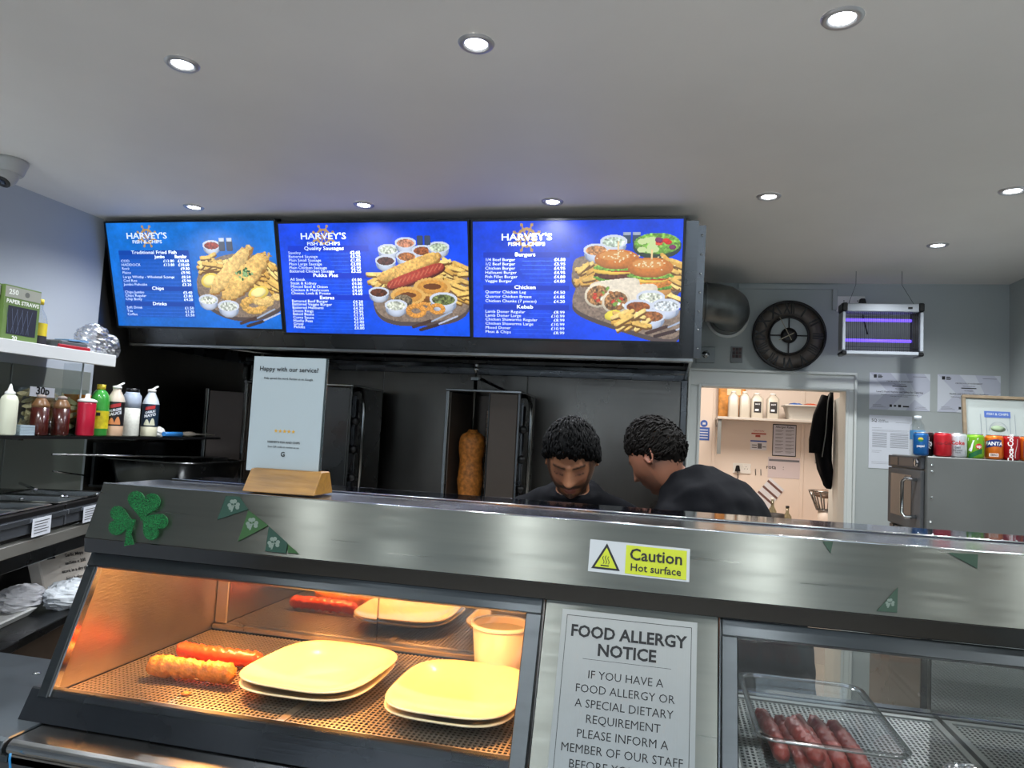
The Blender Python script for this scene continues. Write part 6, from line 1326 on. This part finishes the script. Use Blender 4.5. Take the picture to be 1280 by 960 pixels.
    for pts, rad in legs[:2]:
        a = Vector(pts[-2]); d = (Vector(pts[-1])-a); d.z = 0; d.normalize(); sh = MB(); base = Vector((a.x, a.y, 0))
        s2 = Vector((0, 0, 1)).cross(d); loft_body(sh, [(base-d*.03+V(0, 0, .002)+d*.06, d*.145, s2*.05), (base+d*.03+V(0, 0, .03), d*.145, s2*.05), (base+d*.02+V(0, 0, .07), d*.11, s2*.045), (base-d*.02+V(0, 0, .11), d*.06, s2*.045)]); part('shoe', sh, blk, root)
    return root
def hand(limbs, wrist, d, curl, side):
    # palm and five curled fingers added as tapered chains
    wrist, d, curl, side = Vector(wrist), Vector(d).normalized(), Vector(curl).normalized(), Vector(side).normalized()
    pc_ = wrist+d*.045; limbs.append(([wrist, wrist+d*.04, wrist+d*.08], [.026, .032, .030]))
    limbs.append(([wrist+d*.03+side*.018, wrist+d*.075+side*.02], [.018, .017])); limbs.append(([wrist+d*.03-side*.018, wrist+d*.075-side*.02], [.018, .017]))
    for i, L in enumerate((.070, .082, .076, .060)):
        b = wrist+d*.085+side*(.030-.020*i); m1 = b+(d*.8+curl*.5).normalized()*L*.45; m2 = m1+(d*.3+curl).normalized()*L*.32; m3 = m2+(curl-d*.2).normalized()*L*.26
        limbs.append(([b, m1, m2, m3], [.0095, .009, .008, .007]))
    b = wrist+d*.025+side*.028; m1 = b+(side*.7+d*.7).normalized()*.035; m2 = m1+(d+curl*.5).normalized()*.032; limbs.append(([b, m1, m2], [.0125, .011, .009]))
def L3(c): return np.array(lin(c))
def mixc(a, b, m): return a*(1-m[:, None])+b*m[:, None]
sst = lambda x, a, b: np.clip((x-a)/(b-a), 0, 1)**2*(3-2*np.clip((x-a)/(b-a), 0, 1))
def col_beard(L, co):
    x, y, z = L.T; n = len(x); r_ = np.random.RandomState(1); base = np.tile(L3((134, 90, 64)), (n, 1)); fr_ = (y > .02)
    ax = np.abs(x)
    base = mixc(base, L3((126, 80, 62)), .6*np.exp(-((ax-.04)/.02)**2-((z+.02)/.02)**2)*fr_)
    base = mixc(base, L3((172, 122, 92)), .6*np.exp(-(x/.008)**2-((z+.02)/.03)**2)*fr_)
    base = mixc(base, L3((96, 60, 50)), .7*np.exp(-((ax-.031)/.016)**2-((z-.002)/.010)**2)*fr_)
    hairc = L3((14, 11, 10)); br = sst(.0048-np.abs(z-.0245-.10*(ax-.03)*(ax < .04)), 0, .003)*((ax > .011) & (ax < .050) & (y > .04)); base = mixc(base, hairc, br*.92)
    eye = sst(.0022-np.abs(z+.0025+.003*np.cos((ax-.031)*90)-.003), 0, .0018)*((ax > .018) & (ax < .045) & (y > .05)); base = mixc(base, hairc, eye*.95)
    lip = sst(.020-ax, 0, .006)*np.clip(sst(.0065-np.abs(z+.0565), 0, .003)+sst(.0075-np.abs(z+.0695), 0, .003), 0, 1)*(y > .06); base = mixc(base, L3((128, 72, 66)), lip)
    mus = sst(.036-ax, 0, .006)*sst(.0085-np.abs(z+.0450+.22*np.maximum(ax-.008, 0)), 0, .003)*(y > .05); base = mixc(base, hairc, mus*.9)
    side = sst(ax, .026, .036)*sst(-z, .030, .050)*(y > -.02)*(z > -.14)
    chin = sst(-z, .078, .088)*(y > -.01)*(z > -.14); soul = sst(.008-ax, 0, .004)*sst(.006-np.abs(z+.080), 0, .003)*(y > .05)
    burn = sst(ax-(.056+.26*np.minimum(z, 0)), 0, .005)*((z < .03) & (z > -.13) & (y > .0))
    b = np.clip(side+chin+soul+burn, 0, 1)*(1-lip)*((x*x+y*y+z*z < .135**2) & (z > -.128) & (ax < .085)); base = mixc(base, L3((22, 16, 14)), b*.9*(.85+.15*r_.rand(n)))
    return base
def col_side(L, co):
    x, y, z = L.T; n = len(x); base = np.tile(L3((134, 90, 70)), (n, 1)); ax = np.abs(x)
    st_ = sst(ax, .03, .05)*sst(-z, .035, .06)*(y > 0); ch = sst(-z, .07, .09)*(y > 0); base = mixc(base, L3((96, 70, 60)), np.clip(st_+ch, 0, 1)*.5)
    br = sst(.004-np.abs(z-.0245), 0, .003)*((ax > .011) & (ax < .05) & (y > .04)); base = mixc(base, L3((24, 18, 16)), br)
    base = mixc(base, L3((150, 96, 80)), .5*np.exp(-((ax-.082)/.008)**2)*(np.abs(z) < .04))
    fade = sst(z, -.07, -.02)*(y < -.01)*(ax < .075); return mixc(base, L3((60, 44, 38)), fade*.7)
skin1 = attrmat('skin_beard_man', .45, spec=.4); skin2 = attrmat('skin_other_man', .45, spec=.4)
# bearded man, facing the camera and looking down
hc = V(-.290, 2.20, 1.574); tilt = math.radians(29); fd = V(.06, -math.cos(tilt), -math.sin(tilt)); ud = V(0, -math.sin(tilt), math.cos(tilt))
cx = -.295; X_, Y_ = V(1, 0, 0), V(0, 1, 0)
sec = [((cx, 2.56, .90), X_*.155, Y_*.115), ((cx, 2.55, 1.0), X_*.165, Y_*.115), ((cx, 2.52, 1.12), X_*.15, Y_*.105), ((cx, 2.46, 1.24), X_*.165, V(0, .11, .03)), ((cx, 2.40, 1.33), X_*.175, V(0, .10, .04)), ((cx, 2.355, 1.395), X_*.165, V(0, .08, .035)), ((cx, 2.325, 1.445), X_*.115, V(0, .065, .03)), ((cx, 2.30, 1.475), X_*.072, V(0, .055, .02))]
limbs = [([(cx, 2.35, 1.42), (cx, 2.29, 1.50), (cx, 2.24, 1.55)], [.056, .053, .055])]
sl = []
for s_ in (-1, 1):
    sh, el, wr = V(cx+s_*.165, 2.37, 1.375), V(cx+s_*.23, 2.26, 1.13), V(cx+s_*.10, 2.06, 1.08)
    limbs += [([(cx+s_*.05, 2.34, 1.44), sh], [.05, .058]), ([sh, el], [.056, .043]), ([el, wr], [.042, .027])]; hand(limbs, wr, (-s_*.3, -1, -.15), (0, -.2, -1), (s_*-1, -.3, 0))
    sl += [([(cx+s_*.045, 2.335, 1.445), sh], [.056, .068]), ([sh, sh.lerp(el, .62)], [.070, .064])]
legs = [([(cx+s_*.09, 2.56, .90), (cx+s_*.10, 2.54, .50), (cx+s_*.10, 2.56, .12), (cx+s_*.10, 2.56, .055), (cx+s_*.11, 2.42, .03)], [.092, .062, .045, .04, .03]) for s_ in (-1, 1)]
def hairA(x, y, z, p):
    # hairline: forehead above z .058 in front, above the ear at the side, low at the nape
    hl = .062*max(0, y)-.004*(1-abs(y)) if y > 0 else -.004*(1+y)-.075*(-y)
    hl = hl+.005*math.sin(x*14+1.0)+.003*math.sin(x*37)+.006*x; e = (p.z-hl)/.014
    t_ = max(-.02, min(1, e)*.015) if e < 1 else .015+.004*min(1, (e-1)/4)
    return t_-(.004 if abs(x) > .8 else 0)
ssec = [(Vector(c)+V(0, .004, -.004), Vector(a)*1.10, Vector(b)*1.12) for c, a, b in sec]; ssec[0] = ((cx, 2.56, .86), X_*.172, Y_*.132); ssec[-1] = ((cx, 2.31, 1.482), X_*.090, V(0, .076, .03))
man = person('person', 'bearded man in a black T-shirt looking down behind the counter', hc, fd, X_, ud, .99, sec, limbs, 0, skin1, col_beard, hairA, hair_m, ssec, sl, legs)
# second man, leaning over to the left, seen from behind and the side
f2 = V(-.84, .54, 0).normalized(); hd2 = V(f2.x*math.cos(.55), f2.y*math.cos(.55), -math.sin(.55)); u2 = V(f2.x*math.sin(.55), f2.y*math.sin(.55), math.cos(.55))
hc2 = V(-.036, 2.40, 1.590); sd = V(.54, .84, 0).normalized()   # body's right
pel, mid, ch, nb = V(.30, 2.40, .95), V(.262, 2.40, 1.15), V(.145, 2.40, 1.415), V(.058, 2.405, 1.545)
sec = [(pel+V(.01, 0, -.05), sd*.165, f2*.12), (pel+V(0, 0, .05), sd*.17, f2*.12), (mid, sd*.155, f2*.115+V(0, 0, -.02)), (mid.lerp(ch, .5), sd*.17, f2*.115+V(0, 0, -.05)), (ch+V(.0, 0, -.012), sd*.18, f2*.105+V(0, 0, -.065)), (ch.lerp(nb, .4), sd*.165, f2*.085+V(0, 0, -.055)), (ch.lerp(nb, .72), sd*.11, f2*.06+V(0, 0, -.04)), (nb-V(0, 0, .012), sd*.055, f2*.04+V(0, 0, -.02))]
limbs = [([nb-V(0, 0, .05), nb.lerp(hc2, .5)+V(.0, 0, -.03), hc2+V(.02, -.005, -.04)], [.050, .054, .055])]; sl = []
for s_ in (-1, 1):
    sh = ch.lerp(nb, .02)+sd*(.17*s_)+V(-.015, 0, -.02); el = sh+f2*.03+V(0, 0, -.28)+sd*.03*s_; wr = el+f2*.05+V(0, 0, -.20)-sd*.03*s_
    limbs += [([nb+sd*.04*s_-V(0, 0, .05), sh], [.042, .055]), ([sh, el], [.058, .045]), ([el, wr], [.043, .028])]; hand(limbs, wr, V(0, 0, -1)+f2*.3, -sd*s_, f2)
    sl += [([nb+sd*.04*s_-V(0, 0, .05), sh], [.058, .070]), ([sh, sh.lerp(el, .6)], [.070, .066])]
legs = [([pel+sd*.09*s_+V(0, 0, -.05), pel+sd*.1*s_+V(-.02, 0, -.45), V(pel.x, pel.y, .12)+sd*.1*s_, V(pel.x, pel.y, .055)+sd*.1*s_, V(pel.x, pel.y, .03)+sd*.1*s_+f2*.14], [.095, .065, .046, .04, .03]) for s_ in (-1, 1)]
def hairB(x, y, z, p):
    hl = .060*max(0, y)+.014*(1-abs(y)) if y > 0 else .014*(1+y)-.062*(-y)
    e = (p.z-hl)/.030; return (max(-.02, min(1, e)*.009) if e < 1 else .009+.014*min(1, (e-1)/2.2))+.003*math.sin(x*22+y*30)*math.sin(z*25)
ssec = [(Vector(c), Vector(a)*1.14+Vector(a).normalized()*.006, Vector(b)*1.2+Vector(b).normalized()*.008) for c, a, b in sec]; ssec[0] = (pel+V(.01, 0, -.10), sd*.185, f2*.145); ssec[-1] = (nb+V(.004, 0, .004), sd*.088, f2*.072+V(0, 0, -.035))
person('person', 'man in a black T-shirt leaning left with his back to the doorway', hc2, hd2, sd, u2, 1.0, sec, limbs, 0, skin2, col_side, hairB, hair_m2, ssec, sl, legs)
